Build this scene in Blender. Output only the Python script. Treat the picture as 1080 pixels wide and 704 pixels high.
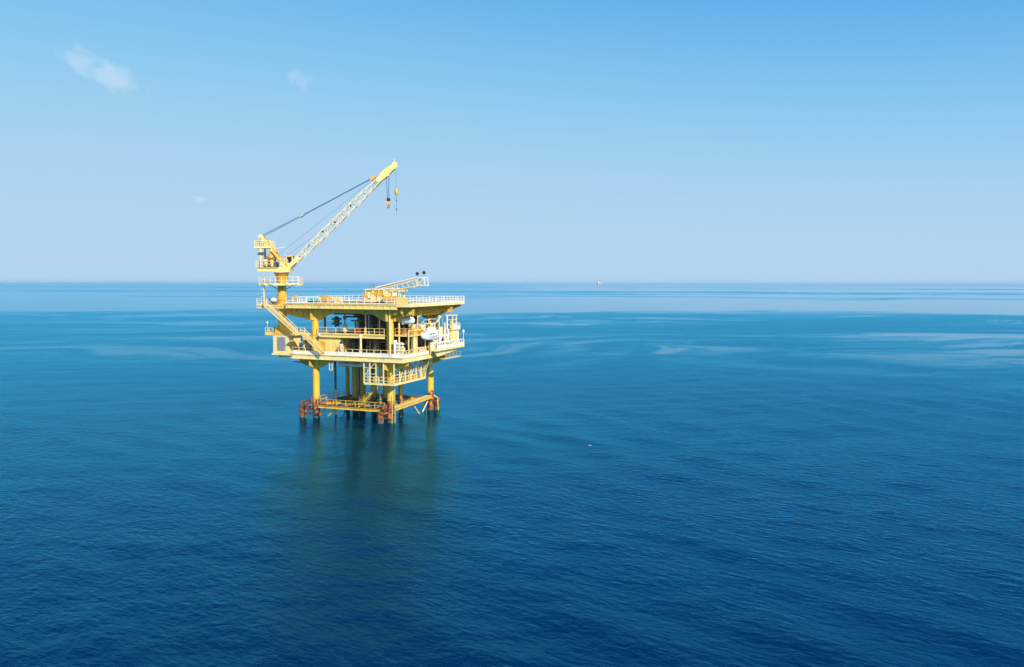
import bpy, math, random
import numpy as np
from mathutils import Vector, Matrix
random.seed(7)
for o in list(bpy.data.objects): bpy.data.objects.remove(o)
SC = bpy.context.scene
COL = SC.collection
R = math.radians

# ---------------------------------------------------------------- camera
H = 26.3
cam = bpy.data.cameras.new('camera'); cam.lens = 28.0; cam.sensor_width = 36.0
cam.clip_start = 0.5; cam.clip_end = 120000
co = bpy.data.objects.new('camera', cam); COL.objects.link(co)
co.location = (0, 0, H); co.rotation_euler = (R(90 - 3.705), R(-0.07), 0)
SC.camera = co

# ---------------------------------------------------------------- sky, sun, exposure
SUN_EL, SUN_AZ = 34.0, 149.0        # azimuth clockwise from the view direction (+Y)
w = bpy.data.worlds.new('World'); SC.world = w; w.use_nodes = True
nt = w.node_tree; nt.nodes.clear()
sky = nt.nodes.new('ShaderNodeTexSky'); sky.sky_type = 'NISHITA'; sky.sun_disc = False
sky.sun_elevation = R(SUN_EL); sky.sun_rotation = R(SUN_AZ); sky.altitude = 20
sky.air_density = 0.3; sky.dust_density = 0.3; sky.ozone_density = 4.0
EXPO = 0.62
# grade the sky the way the hazy tropical photograph renders it (per-channel roll-off)
sep = nt.nodes.new('ShaderNodeSeparateColor'); cmb = nt.nodes.new('ShaderNodeCombineColor')
nt.links.new(sky.outputs[0], sep.inputs[0])
def wm(op, a, b):
    n = nt.nodes.new('ShaderNodeMath'); n.operation = op
    for i, v in enumerate((a, b)):
        if hasattr(v, 'is_linked'): nt.links.new(v, n.inputs[i])
        else: n.inputs[i].default_value = v
    return n.outputs[0]
for c, (a, k, q) in enumerate(((0.066, 0.462, 2.8), (0.072, 0.665, 2.8), (0.045, 0.875, 2.0))):
    v = wm('POWER', wm('MULTIPLY', sep.outputs[c], 0.1 / a), q)
    nt.links.new(wm('MULTIPLY', wm('DIVIDE', v, wm('ADD', v, 1.0)), k * 10 / 2**EXPO), cmb.inputs[c])
bg = nt.nodes.new('ShaderNodeBackground'); bg.inputs['Strength'].default_value = 0.10
wo = nt.nodes.new('ShaderNodeOutputWorld')
nt.links.new(cmb.outputs[0], bg.inputs['Color']); nt.links.new(bg.outputs[0], wo.inputs['Surface'])

sl = bpy.data.lights.new('sun', 'SUN'); sl.energy = 4.3; sl.angle = R(0.53); sl.color = (1.0, 0.955, 0.88)
so = bpy.data.objects.new('sun', sl); COL.objects.link(so)
sd = Vector((math.sin(R(SUN_AZ)) * math.cos(R(SUN_EL)), math.cos(R(SUN_AZ)) * math.cos(R(SUN_EL)), math.sin(R(SUN_EL))))
so.rotation_euler = sd.to_track_quat('Z', 'Y').to_euler(); so.location = (60, -60, 120)
SC.view_settings.view_transform = 'Standard'; SC.view_settings.look = 'None'
SC.view_settings.exposure = EXPO; SC.view_settings.gamma = 1.0
SC.view_settings.use_curve_mapping = False

# ---------------------------------------------------------------- materials
def nodes(name):
    m = bpy.data.materials.new(name); m.use_nodes = True
    t = m.node_tree; t.nodes.clear()
    out = t.nodes.new('ShaderNodeOutputMaterial')
    return m, t, out
def N(t, typ, **k):
    n = t.nodes.new(typ)
    for a, b in k.items():
        if a in n.inputs: n.inputs[a].default_value = b
        else: setattr(n, a, b)
    return n
def L(t, a, b): t.links.new(a, b)
def math_(t, op, a, b=None, c=None, clamp=False):
    n = t.nodes.new('ShaderNodeMath'); n.operation = op; n.use_clamp = clamp
    for i, v in enumerate((a, b, c)):
        if v is None: continue
        if hasattr(v, 'is_linked'): t.links.new(v, n.inputs[i])
        else: n.inputs[i].default_value = v
    return n.outputs[0]
def noise(t, vec, scale, detail=4, rough=0.55, mapscale=None, loc=(0, 0, 0), rot=(0, 0, 0)):
    if mapscale or any(loc) or any(rot):
        mp = N(t, 'ShaderNodeMapping'); mp.vector_type = 'TEXTURE'; mp.inputs['Scale'].default_value = tuple(1/q for q in (mapscale or (1, 1, 1)))
        mp.inputs['Location'].default_value = loc; mp.inputs['Rotation'].default_value = rot
        L(t, vec, mp.inputs['Vector']); vec = mp.outputs[0]
    n = N(t, 'ShaderNodeTexNoise'); n.inputs['Scale'].default_value = scale
    n.inputs['Detail'].default_value = detail; n.inputs['Roughness'].default_value = rough
    L(t, vec, n.inputs['Vector']); return n.outputs['Fac']
def ramp(t, fac, a, b):
    n = N(t, 'ShaderNodeMapRange'); n.interpolation_type = 'SMOOTHSTEP'
    n.inputs['From Min'].default_value = a; n.inputs['From Max'].default_value = b
    L(t, fac, n.inputs['Value']); return n.outputs[0]
def mixc(t, fac, a, b):
    n = N(t, 'ShaderNodeMix'); n.data_type = 'RGBA'
    if hasattr(fac, 'is_linked'): L(t, fac, n.inputs[0])
    else: n.inputs[0].default_value = fac
    for i, v in ((6, a), (7, b)):
        if hasattr(v, 'is_linked'): L(t, v, n.inputs[i])
        else: n.inputs[i].default_value = (*v, 1)
    return n.outputs[2]

RUST = (0.20, 0.065, 0.018)
def paint(name, base, worn=None, rough=0.5, rust=0.62, streak=0.6, splash=False, metallic=0.0, rc1=(0.50, 0.145, 0.028), rc2=(0.055, 0.019, 0.012), top=2.9):
    """weathered marine paint: blotchy fading, rust runs; splash = rust and growth near the water"""
    m, t, out = nodes(name)
    b = N(t, 'ShaderNodeBsdfPrincipled'); b.inputs['Roughness'].default_value = rough; b.inputs['Metallic'].default_value = metallic
    g = N(t, 'ShaderNodeNewGeometry'); P = g.outputs['Position']
    worn = worn or tuple(c * 0.72 + 0.02 for c in base)
    blot = ramp(t, noise(t, P, 1.1, 6, 0.68), 0.36, 0.64)
    col = mixc(t, math_(t, 'MULTIPLY', blot, 0.75), base, worn)
    st = noise(t, P, 1.0, 5, 0.65, mapscale=(1.9, 1.9, 0.26))
    sf = math_(t, 'MULTIPLY', ramp(t, st, rust, rust + 0.16), streak)
    col = mixc(t, sf, col, RUST)
    gr = ramp(t, noise(t, P, 0.35, 6, 0.7), 0.50, 0.72)
    col = mixc(t, math_(t, 'MULTIPLY', gr, 0.35), col, tuple(q*0.45 for q in base))
    if splash:
        sx = N(t, 'ShaderNodeSeparateXYZ'); L(t, P, sx.inputs[0])
        zz = math_(t, 'ADD', sx.outputs['Z'], math_(t, 'MULTIPLY', math_(t, 'SUBTRACT', noise(t, P, 0.8, 5, 0.65), 0.5), 4.6))
        rz = math_(t, 'SUBTRACT', 1.0, ramp(t, zz, top, top+1.0))
        rc = mixc(t, ramp(t, noise(t, P, 1.7, 6, 0.65), 0.43, 0.53), rc1, rc2)
        col = mixc(t, rz, col, rc)
        z2 = math_(t, 'ADD', sx.outputs['Z'], math_(t, 'MULTIPLY', noise(t, P, 1.3, 4), 0.9))
        col = mixc(t, math_(t, 'SUBTRACT', 1.0, ramp(t, z2, 0.75, 1.25)), col, (0.10, 0.085, 0.058))
        col = mixc(t, math_(t, 'SUBTRACT', 1.0, ramp(t, z2, 0.35, 0.65)), col, (0.035, 0.03, 0.022))
    L(t, col, b.inputs['Base Color'])
    bp = N(t, 'ShaderNodeBump'); bp.inputs['Strength'].default_value = 0.25; bp.inputs['Distance'].default_value = 0.03
    L(t, noise(t, P, 5.0, 4), bp.inputs['Height']); L(t, bp.outputs[0], b.inputs['Normal'])
    L(t, b.outputs[0], out.inputs['Surface'])
    return m

M = dict(
    yellow=paint('yellow paint', (0.70, 0.385, 0.015), (0.62, 0.40, 0.07), rust=0.57, streak=0.65, splash=True, top=3.3),
    darkpile=paint('weathered conductor paint', (0.60, 0.38, 0.035), (0.46, 0.29, 0.04), splash=True, rc1=(0.10, 0.05, 0.02), rc2=(0.025, 0.02, 0.014), top=2.6),
    gold=paint('golden yellow paint', (0.72, 0.34, 0.012), (0.64, 0.30, 0.015), rust=0.57),
    cream=paint('cream paint', (0.79, 0.56, 0.155), (0.72, 0.50, 0.17), rust=0.57, streak=0.6),
    pale=paint('pale cream paint', (0.80, 0.62, 0.27), (0.72, 0.51, 0.18), rust=0.57, streak=0.55),
    white=paint('white paint', (0.78, 0.71, 0.59), (0.72, 0.63, 0.45), rust=0.60, streak=0.5),
    clean=paint('clean white shell', (0.85, 0.85, 0.83), (0.78, 0.77, 0.73), rough=0.35, rust=0.78, streak=0.3),
    boom=paint('off white boom paint', (0.76, 0.66, 0.44), (0.68, 0.52, 0.28), rust=0.60, streak=0.7),
    grey=paint('grey galvanised steel', (0.36, 0.37, 0.37), rust=0.66),
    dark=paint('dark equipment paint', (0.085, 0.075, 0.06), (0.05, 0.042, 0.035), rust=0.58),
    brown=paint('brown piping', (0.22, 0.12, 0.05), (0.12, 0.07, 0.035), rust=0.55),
    rust=paint('rusted steel', (0.30, 0.10, 0.03), (0.07, 0.027, 0.016), rough=0.85, rust=0.45, splash=True, rc1=(0.34, 0.095, 0.022), rc2=(0.045, 0.017, 0.011)),
    lowyel=paint('rusting yellow paint', (0.70, 0.43, 0.05), (0.52, 0.29, 0.045), rust=0.54, streak=0.8),
    rope=paint('dark steel rope', (0.02, 0.10, 0.24), rust=0.9, streak=0),
    teal=paint('turquoise tank plastic', (0.09, 0.56, 0.58), (0.07, 0.46, 0.50), rust=0.9, streak=0),
    red=paint('red paint', (0.42, 0.05, 0.04), rust=0.75),
    pink=paint('faded pink plastic', (0.75, 0.50, 0.42), rust=0.8),
    black=paint('black lamp housing', (0.008, 0.008, 0.010), rough=0.9, rust=0.9, streak=0),
    deckm=paint('deck plating', (0.30, 0.22, 0.11), (0.20, 0.15, 0.09), rough=0.7, rust=0.55),  # plating darkened so the deck undersides read as shaded
    maroon=paint('maroon piping', (0.17, 0.03, 0.035), rust=0.7),
)
def louvre():
    m, t, out = nodes('dark window glass')
    b = N(t, 'ShaderNodeBsdfPrincipled'); b.inputs['Base Color'].default_value = (0.01, 0.012, 0.015, 1); b.inputs['Roughness'].default_value = 0.08
    L(t, b.outputs[0], out.inputs['Surface']); return m
M['glass'] = louvre()
def emis():
    m, t, out = nodes('lamp lens')
    b = N(t, 'ShaderNodeBsdfPrincipled'); b.inputs['Base Color'].default_value = (0.9, 0.9, 0.86, 1); b.inputs['Roughness'].default_value = 0.15
    L(t, b.outputs[0], out.inputs['Surface']); return m
M['lens'] = emis()

# ---------------------------------------------------------------- mesh builder
class MB:
    def __init__(s): s.v = []; s.f = []; s.sm = []
    def add(s, vs, fs, smooth=False):
        o = len(s.v); s.v += [tuple(v) for v in vs]
        for f in fs: s.f.append([i + o for i in f]); s.sm.append(smooth)
        return s
    def box(s, a, b):
        x0, y0, z0 = a; x1, y1, z1 = b
        return s.add([(x0,y0,z0),(x1,y0,z0),(x1,y1,z0),(x0,y1,z0),(x0,y0,z1),(x1,y0,z1),(x1,y1,z1),(x0,y1,z1)],
                     [(0,3,2,1),(4,5,6,7),(0,1,5,4),(1,2,6,5),(2,3,7,6),(3,0,4,7)])
    def frame(s, p, q, up=(0,0,1)):
        p = Vector(p); q = Vector(q); d = (q - p).normalized(); u = Vector(up)
        if abs(d.dot(u)) > 0.98: u = Vector((0, 1, 0))
        x = d.cross(u).normalized(); y = x.cross(d).normalized()
        return p, q, x, y
    def beam(s, p, q, wd, ht=None, up=(0,0,1)):
        ht = ht or wd; p, q, x, y = s.frame(p, q, up); vs = []
        for c in (p, q):
            for a, b in ((-1,-1),(1,-1),(1,1),(-1,1)): vs.append(c + x*(a*wd/2) + y*(b*ht/2))
        return s.add(vs, [(0,1,2,3),(7,6,5,4),(0,4,5,1),(1,5,6,2),(2,6,7,3),(3,7,4,0)])
    def ibeam(s, p, q, wd, ht, tf=0.08, tw=0.06):
        P, Q, x, y = s.frame(p, q)
        for k in (-1, 1): s.beam(P + y*(k*(ht/2 - tf/2)), Q + y*(k*(ht/2 - tf/2)), wd, tf)
        s.beam(P, Q, tw, ht - 2*tf); return s
    def tube(s, p, q, r0, r1=None, n=12, caps=True):
        r1 = r0 if r1 is None else r1; p, q, x, y = s.frame(p, q); vs = []
        for c, r in ((p, r0), (q, r1)):
            for i in range(n):
                a = 2*math.pi*i/n; vs.append(c + x*(math.cos(a)*r) + y*(math.sin(a)*r))
        s.add(vs, [(i, (i+1) % n, n + (i+1) % n, n + i) for i in range(n)], True)
        if caps: s.add(vs, [tuple(range(n))[::-1], tuple(range(n, 2*n))])
        return s
    def path(s, pts, r, n=6):
        for a, b in zip(pts, pts[1:]): s.tube(a, b, r, n=n)
        return s
    def lathe(s, p, q, prof, n=16):
        """prof: list of (t along p-q, radius)"""
        p, q, x, y = s.frame(p, q); d = q - p; vs = []
        for t, r in prof:
            for i in range(n):
                a = 2*math.pi*i/n; vs.append(p + d*t + x*(math.cos(a)*r) + y*(math.sin(a)*r))
        fs = [(k*n+i, k*n+(i+1) % n, (k+1)*n+(i+1) % n, (k+1)*n+i) for k in range(len(prof)-1) for i in range(n)]
        s.add(vs, fs, True); m = len(prof)
        s.add(vs[:n] + vs[-n:], [tuple(range(n))[::-1], tuple(range(n, 2*n))]); return s
    def capsule(s, p, q, r, n=16):
        p = Vector(p); q = Vector(q); ln = (q-p).length; k = r/ln
        pr = [(k*(1-math.cos(a)), max(r*math.sin(a), 0.01)) for a in [i*math.pi/2/5 for i in range(6)]]
        pr += [(1-t, rr) for t, rr in reversed(pr)]
        return s.lathe(p, q, pr, n)
    def prism(s, poly, axis, a, b):
        """poly: 2D points; axis 'x': (y,z); 'y': (x,z); 'z': (x,y); extruded from a to b"""
        def mk(u, v, c): return {'x': (c, u, v), 'y': (u, c, v), 'z': (u, v, c)}[axis]
        n = len(poly); vs = [mk(u, v, a) for u, v in poly] + [mk(u, v, b) for u, v in poly]
        return s.add(vs, [tuple(range(n)), tuple(range(2*n-1, n-1, -1))] + [(i, n+i, n+(i+1) % n, (i+1) % n) for i in range(n)])
    def mesh(s, name):
        me = bpy.data.meshes.new(name); me.from_pydata(s.v, [], s.f)
        me.polygons.foreach_set('use_smooth', s.sm); me.update(); return me
    def build(s, name, mat, parent=None):
        me = s.mesh(name); me.materials.append(M[mat] if isinstance(mat, str) else mat)
        o = bpy.data.objects.new(name, me); COL.objects.link(o)
        import bmesh
        bm = bmesh.new(); bm.from_mesh(me); bmesh.ops.recalc_face_normals(bm, faces=bm.faces); bm.to_mesh(me); bm.free()
        if parent: o.parent = parent
        return o
def tag(o, label, cat, group=None, kind=None):
    if label: o['label'] = label
    if cat: o['category'] = cat
    if group: o['group'] = group
    if kind: o['kind'] = kind
    return o
def thing(name, label, cat, loc=(0,0,0), rz=0, group=None):
    o = bpy.data.objects.new(name, None); COL.objects.link(o); o.location = loc; o.rotation_euler = (0, 0, rz)
    o.empty_display_size = 0.5
    return tag(o, label, cat, group)
def copy_tree(o, parent=None):
    c = o.copy(); COL.objects.link(c); c.parent = parent
    for ch in o.children: copy_tree(ch, c)
    return c

# platform frame
ANG = R(-21.5); CX, CY = -27.311, 157.754
def W(x, y, z=0.0):
    return (CX + x*math.cos(ANG) - y*math.sin(ANG), CY + x*math.sin(ANG) + y*math.cos(ANG), z)
def pthing(name, label, cat, x, y, z, rz=0, group=None):
    return thing(name, label, cat, W(x, y, z), ANG + rz, group)

# ================================================================ SEA
def sea_material():
    m, t, out = nodes('sea water')
    b = N(t, 'ShaderNodeBsdfPrincipled')
    g = N(t, 'ShaderNodeNewGeometry'); P = g.outputs['Position']
    # wind patterns: calm slicks far out, ruffled water nearer, long streaks between
    sx = N(t, 'ShaderNodeSeparateXYZ'); L(t, P, sx.inputs[0])
    # bend the wind lanes so that they sweep in curves
    wv = N(t, 'ShaderNodeTexNoise'); wv.inputs['Scale'].default_value = 0.0028; wv.inputs['Detail'].default_value = 3; L(t, P, wv.inputs['Vector'])
    w1 = N(t, 'ShaderNodeVectorMath'); w1.operation = 'SUBTRACT'; L(t, wv.outputs['Color'], w1.inputs[0]); w1.inputs[1].default_value = (0.5, 0.5, 0.5)
    w2 = N(t, 'ShaderNodeVectorMath'); w2.operation = 'SCALE'; L(t, w1.outputs[0], w2.inputs[0]); w2.inputs['Scale'].default_value = 420
    w3 = N(t, 'ShaderNodeVectorMath'); w3.operation = 'ADD'; L(t, P, w3.inputs[0]); L(t, w2.outputs[0], w3.inputs[1]); PW = w3.outputs[0]
    big = noise(t, P, 0.0013, 3, 0.5)
    mid = noise(t, PW, 0.0055, 5, 0.62, mapscale=(0.30, 1.0, 1), rot=(0, 0, R(20)))
    strk = noise(t, PW, 0.018, 5, 0.62, mapscale=(0.14, 1.0, 1), rot=(0, 0, R(14)))
    warp = math_(t, 'ADD', sx.outputs['Y'], math_(t, 'MULTIPLY', math_(t, 'SUBTRACT', big, 0.5), 1300))
    warp = math_(t, 'ADD', warp, math_(t, 'MULTIPLY', math_(t, 'SUBTRACT', mid, 0.5), 1300))
    warp = math_(t, 'ADD', warp, math_(t, 'MULTIPLY', math_(t, 'SUBTRACT', strk, 0.5), 800))
    warp = math_(t, 'ADD', warp, math_(t, 'MULTIPLY', sx.outputs['X'], 0.08))
    slick = ramp(t, warp, 110, 620)
    far = noise(t, PW, 0.0012, 5, 0.62, mapscale=(0.13, 1.0, 1), loc=(3, 700, 0), rot=(0, 0, R(-3)))
    slick = math_(t, 'MULTIPLY', slick, math_(t, 'SUBTRACT', 1.0, math_(t, 'MULTIPLY', ramp(t, far, 0.47, 0.60), 0.82)))
    s2 = math_(t, 'MULTIPLY', math_(t, 'MULTIPLY', ramp(t, strk, 0.47, 0.57), ramp(t, mid, 0.44, 0.56)), math_(t, 'MULTIPLY', ramp(t, sx.outputs['Y'], 110, 330), 0.85))
    slick = math_(t, 'MAXIMUM', slick, s2)
    fine = noise(t, PW, 0.045, 5, 0.65, mapscale=(0.16, 1.0, 1), rot=(0, 0, R(10)))
    s3 = math_(t, 'MULTIPLY', math_(t, 'MULTIPLY', ramp(t, fine, 0.40, 0.66), ramp(t, mid, 0.36, 0.58)), math_(t, 'ADD', 0.15, math_(t, 'MULTIPLY', ramp(t, sx.outputs['Y'], 90, 300), 0.55)))
    slick = math_(t, 'MAXIMUM', slick, s3)
    slick = math_(t, 'MULTIPLY', slick, math_(t, 'ADD', 0.60, math_(t, 'MULTIPLY', ramp(t, sx.outputs['X'], -350, 450), 0.40)))   # slicks muted leftward, putting the darker left sky into the reflection
    ruf = math_(t, 'ADD', 0.03, math_(t, 'MULTIPLY', math_(t, 'POWER', math_(t, 'SUBTRACT', 1.0, slick), 1.8), 0.97))
    # the water in the lee of the platform lies a little calmer
    dc = N(t, 'ShaderNodeVectorMath'); dc.operation = 'DISTANCE'; L(t, P, dc.inputs[0]); dc.inputs[1].default_value = (-25, 134, 0)
    ruf = math_(t, 'MULTIPLY', ruf, math_(t, 'ADD', 0.52, math_(t, 'MULTIPLY', ramp(t, dc.outputs['Value'], 22, 60), 0.48)))
    # ripples
    n1 = noise(t, P, 0.95, 3, 0.55, mapscale=(0.50, 1.0, 1), rot=(0, 0, R(-40)))
    n2 = noise(t, P, 2.0, 4, 0.6, mapscale=(0.55, 1.0, 1), rot=(0, 0, R(-28)))
    n3 = noise(t, P, 0.11, 3, 0.5, mapscale=(0.28, 1.0, 1), rot=(0, 0, R(12)))
    h = math_(t, 'ADD', math_(t, 'MULTIPLY', n1, 0.36), math_(t, 'MULTIPLY', n2, 0.23))
    h = math_(t, 'ADD', h, math_(t, 'MULTIPLY', n3, 0.55))
    bp = N(t, 'ShaderNodeBump'); bp.inputs['Distance'].default_value = 0.52
    L(t, math_(t, 'MULTIPLY', ruf, 1.0), bp.inputs['Strength']); L(t, h, bp.inputs['Height'])
    tint = ramp(t, noise(t, P, 0.011, 4, 0.55, mapscale=(0.5, 1, 1)), 0.35, 0.7)
    df = N(t, 'ShaderNodeBsdfDiffuse'); L(t, mixc(t, tint, (0.0, 0.014, 0.038), (0.0, 0.022, 0.054)), df.inputs['Color'])
    gl = N(t, 'ShaderNodeBsdfAnisotropic'); gl.distribution = 'GGX'; L(t, mixc(t, ramp(t, slick, 0.15, 1.0), (0.16, 0.77, 1.0), (0.74, 0.93, 1.0)), gl.inputs['Color'])
    L(t, math_(t, 'ADD', math_(t, 'MULTIPLY', ruf, 0.12), 0.03), gl.inputs['Roughness'])
    fr = N(t, 'ShaderNodeFresnel'); fr.inputs['IOR'].default_value = 1.40
    for n in (df, gl, fr): L(t, bp.outputs[0], n.inputs['Normal'])
    mx = N(t, 'ShaderNodeMixShader'); L(t, fr.outputs[0], mx.inputs[0]); L(t, df.outputs[0], mx.inputs[1]); L(t, gl.outputs[0], mx.inputs[2])
    t.nodes.remove(b); L(t, mx.outputs[0], out.inputs['Surface'])
    return m
def build_sea():
    rng = np.random.default_rng(3)
    na = 640; rs = [6.0]
    while rs[-1] < 90000: rs.append(rs[-1] * (1 + 2*math.pi/na * 1.0) if rs[-1] < 900 else rs[-1]*1.05)
    rs = np.array(rs); nr = len(rs)
    a = np.arange(na) / na * 2*np.pi
    r, A = np.meshgrid(rs, a, indexing='ij')
    x = r*np.sin(A); y = r*np.cos(A); z = np.zeros_like(x)
    step = r*2*np.pi/na
    for k in range(42):     # short-crested swell, long waves only where the mesh can carry them
        lam = 2.2 * (14/2.2)**rng.random(); th = R(48) + rng.normal(0, 0.55); ph = rng.random()*6.28
        amp = 0.0017*lam
        z += amp*np.sin(2*np.pi/lam*(x*math.sin(th) + y*math.cos(th)) + ph) * np.clip((lam/step - 3)/3, 0, 1)
    vs = [(0.0, 0.0, 0.0)] + list(zip(x.ravel().tolist(), y.ravel().tolist(), z.ravel().tolist()))
    fs = [(0, 1 + (i+1) % na, 1 + i) for i in range(na)]
    for k in range(nr-1):
        o = 1 + k*na
        fs += [(o+i, o+(i+1) % na, o+na+(i+1) % na, o+na+i) for i in range(na)]
    me = bpy.data.meshes.new('sea'); me.from_pydata(vs, [], fs); me.polygons.foreach_set('use_smooth', [True]*len(fs)); me.update()
    if me.polygons[-1].normal.z < 0: me.flip_normals()
    me.materials.append(sea_material())
    o = bpy.data.objects.new('sea', me); COL.objects.link(o); o['kind'] = 'structure'
build_sea()

# ================================================================ PLATFORM
PF = thing('offshore_platform', 'yellow four-legged offshore platform standing alone in the blue sea', 'oil platform', (CX, CY, 0), ANG)
ZM, ZZ, ZC, ZW, ZH, ZL = 22.2, 16.4, 12.5, 13.3, 7.5, 2.6    # main, mezzanine, cellar, wing, hanging, lower decks
LX, LY = 8.25, 8.0
_posts = {}
def post_mesh(h, mat, t):
    k = (round(h, 2), mat, t)
    if k not in _posts:
        me = MB().box((-t/2, -t/2, 0), (t/2, t/2, h)).mesh('post'); me.materials.append(M[mat]); _posts[k] = me
    return _posts[k]
def railing(pts, mat='pale', h=1.15, sp=1.5, panel=0, toe=0.16, parent=None, t=0.075, mid=(0.5,), pmat=None, name='railing'):
    parent = parent or PF; mb = MB()
    pts = [Vector(p) for p in pts]; spots = []
    for a, b in zip(pts, pts[1:]):
        for f in (1.0,) + tuple(mid): mb.beam(a + Vector((0,0,h*f)), b + Vector((0,0,h*f)), t, t)
        if toe: mb.beam(a + Vector((0,0,toe/2 + 0.01)), b + Vector((0,0,toe/2 + 0.01)), 0.03, toe)
        n = max(1, round((b-a).length/sp))
        spots += [a.lerp(b, i/n) for i in range(n)]
    spots.append(pts[-1])
    o = mb.build(name, mat, parent)
    me = post_mesh(h, mat, t + 0.02)
    for p in spots:
        c = bpy.data.objects.new('post', me); COL.objects.link(c); c.parent = o; c.location = p
    if panel:
        for a, b in zip(pts, pts[1:]):
            n = max(1, round((b-a).length/(sp*2)))
            for i in range(n):
                p = a.lerp(b, (i + 0.015)/n); q = a.lerp(b, (i + 0.985)/n)
                k = Vector((0, 0, panel/2 + 0.02)); off = (b-a).cross(Vector((0,0,1))).normalized()*0.07
                MB().beam(p + k + off, q + k + off, 0.03, panel).build('kick_panel', pmat or mat, o)
    return o
def stairs(p, q, width_dir, wd=1.0, mat='pale', n=16, rail=True, name='staircase'):
    p = Vector(p); q = Vector(q); wv = Vector(width_dir).normalized()*wd
    mb = MB()
    for k in (0, 1): mb.beam(p + wv*k, q + wv*k, 0.07, 0.32, up=(0,0,1))
    o = mb.build(name, mat, PF)
    tm = MB().beam(Vector((0,0,0)), wv, 0.26, 0.05).mesh('tread'); tm.materials.append(M['deckm'])
    for i in range(1, n):
        c = bpy.data.objects.new('tread', tm); COL.objects.link(c); c.parent = o; c.location = p.lerp(q, i/n) + wv*0.0
    if rail:
        for k in (0, 1):
            hb = MB(); up = Vector((0, 0, 1.0))
            for f in (1.0, 0.52): hb.beam(p + wv*k + up*f, q + wv*k + up*f, 0.075, 0.075)
            m = max(2, int((q-p).length/1.5))
            for i in range(m+1): c = p.lerp(q, i/m) + wv*k; hb.beam(c, c + up, 0.07)
            hb.build('handrail', mat, o)
    return o

# --- legs
for (sx, sy) in ((1,-1), (-1,-1), (1,1), (-1,1)):
    x, y = sx*LX, sy*LY
    mb = MB().tube((x, y, -5), (x, y, 21.0), 0.68, n=24)
    for z in (4.2, 10.2, 18.9): mb.tube((x, y, z), (x, y, z+0.12), 0.76, n=24)
    leg = mb.build('leg', 'yellow', PF)
    if (sx, sy) == (1, 1):
        MB().tube((x, y, 7.6), (x, y, 11.0), 0.70, n=24).build('pale_sleeve', 'pale', leg)
    # pile sleeve with yoke beside each leg
    dx, dy = {(1,-1): (-1.55,-1.1), (-1,-1): (-2.6,-0.9), (1,1): (0.9,1.1), (-1,1): (-1.4,1.0)}[(sx, sy)]
    ht = {(1,-1): 2.0, (-1,-1): 2.5, (1,1): 2.3, (-1,1): 2.2}[(sx, sy)]
    MB().tube((x+dx, y+dy, -5), (x+dx, y+dy, ht), 0.60, n=18).tube((x+dx, y+dy, ht), (x+dx, y+dy, ht+0.18), 0.68, n=18).build('pile_sleeve', 'rust', leg)
    yk = MB()
    for z, q in ((0.8, 0.20), (1.8, 0.34)): yk.tube((x, y, z), (x+dx, y+dy, z + 0.1), q, q*0.8, n=10)
    yk.build('yoke', 'rust', leg)
    for z, rr in ((2.35, 0.80), (0.7, 0.77)): MB().tube((x, y, z), (x, y, z+0.22), rr, n=20).build('clamp_band', 'rust', leg)
# rusted boat fenders and bracing stubs at the corner legs
fd = MB()
fd.path([(-10.95,-8.9,-3), (-10.95,-8.9,3.1), (-9.2,-9.0,3.3)], 0.19, 8).build('fender_post', 'rust', PF)
MB().path([(-10.0,-9.2,-3), (-9.9,-9.2,2.9), (-9.0,-8.6,3.4)], 0.24, 8).build('fender_post', 'rust', PF)
MB().tube((-7.9,-8.8,0.9), (-6.4,-9.0,1.2), 0.28, 0.2, n=10).build('fender_block', 'rust', PF)
MB().tube((-8.8,-9.0,2.5), (-8.7,-8.95,4.1), 0.22, n=10).build('fender_block', 'rust', PF)
MB().lathe((7.2,-8.9,2.0),(7.5,-8.8,3.6),[(0,0.3),(0.3,0.52),(0.7,0.55),(1,0.3)],12).build('fender_block', 'rust', PF)
MB().path([(9.9,8.6,-3), (9.5,8.7,2.6), (8.6,8.3,3.2)], 0.13, 8).build('fender_post', 'lowyel', PF)
MB().path([(7.2,6.8,-3), (7.5,7.0,1.4), (8.1,7.4,2.6)], 0.17, 8).build('fender_post', 'rust', PF)
MB().path([(8.9,-8.9,-3), (9.1,-8.8,5.5)], 0.05, 8).build('ladder_stile', 'cream', PF)
MB().path([(9.3,-8.3,-3), (9.3,-8.3,12)], 0.06, 8).build('riser_pipe', 'cream', PF)

# --- lower walkway ring (elevation 2.6)
def lower_bay(a, b, out, rail=True, gm='rust'):
    a = Vector(a); b = Vector(b); off = Vector(out)
    mb = MB().ibeam(a + Vector((0,0,-0.3)), b + Vector((0,0,-0.3)), 0.32, 0.5)
    mb.ibeam(a + off + Vector((0,0,-0.3)), b + off + Vector((0,0,-0.3)), 0.32, 0.5)
    w_ = mb.build('walkway', 'lowyel', PF)
    n = round((b-a).length/1.35)
    for i in range(n):
        p = a.lerp(b, (i+0.03)/n); q = a.lerp(b, (i+0.97)/n)
        MB().beam(p + off/2 + Vector((0,0,0.01)), q + off/2 + Vector((0,0,0.01)), off.length + 0.3, 0.05).build('grating_panel', gm, w_)
    if rail:
        railing([a + off*1.08, b + off*1.08], 'lowyel', 1.2, 2.1, toe=0)
lower_bay((-7.4,-7.6,ZL), (7.4,-7.6,ZL), (0,-1.1,0))
lower_bay((8.0,-7.2,ZL+0.2), (8.0,7.2,ZL+0.6), (0.9,0,0), rail=False, gm='cream')
lower_bay((-7.4,8.0,ZL), (7.4,8.0,ZL), (0,1.0,0), rail=False)
lower_bay((-8.2,-7.2,ZL), (-8.2,7.2,ZL), (-1.0,0,0))
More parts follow.
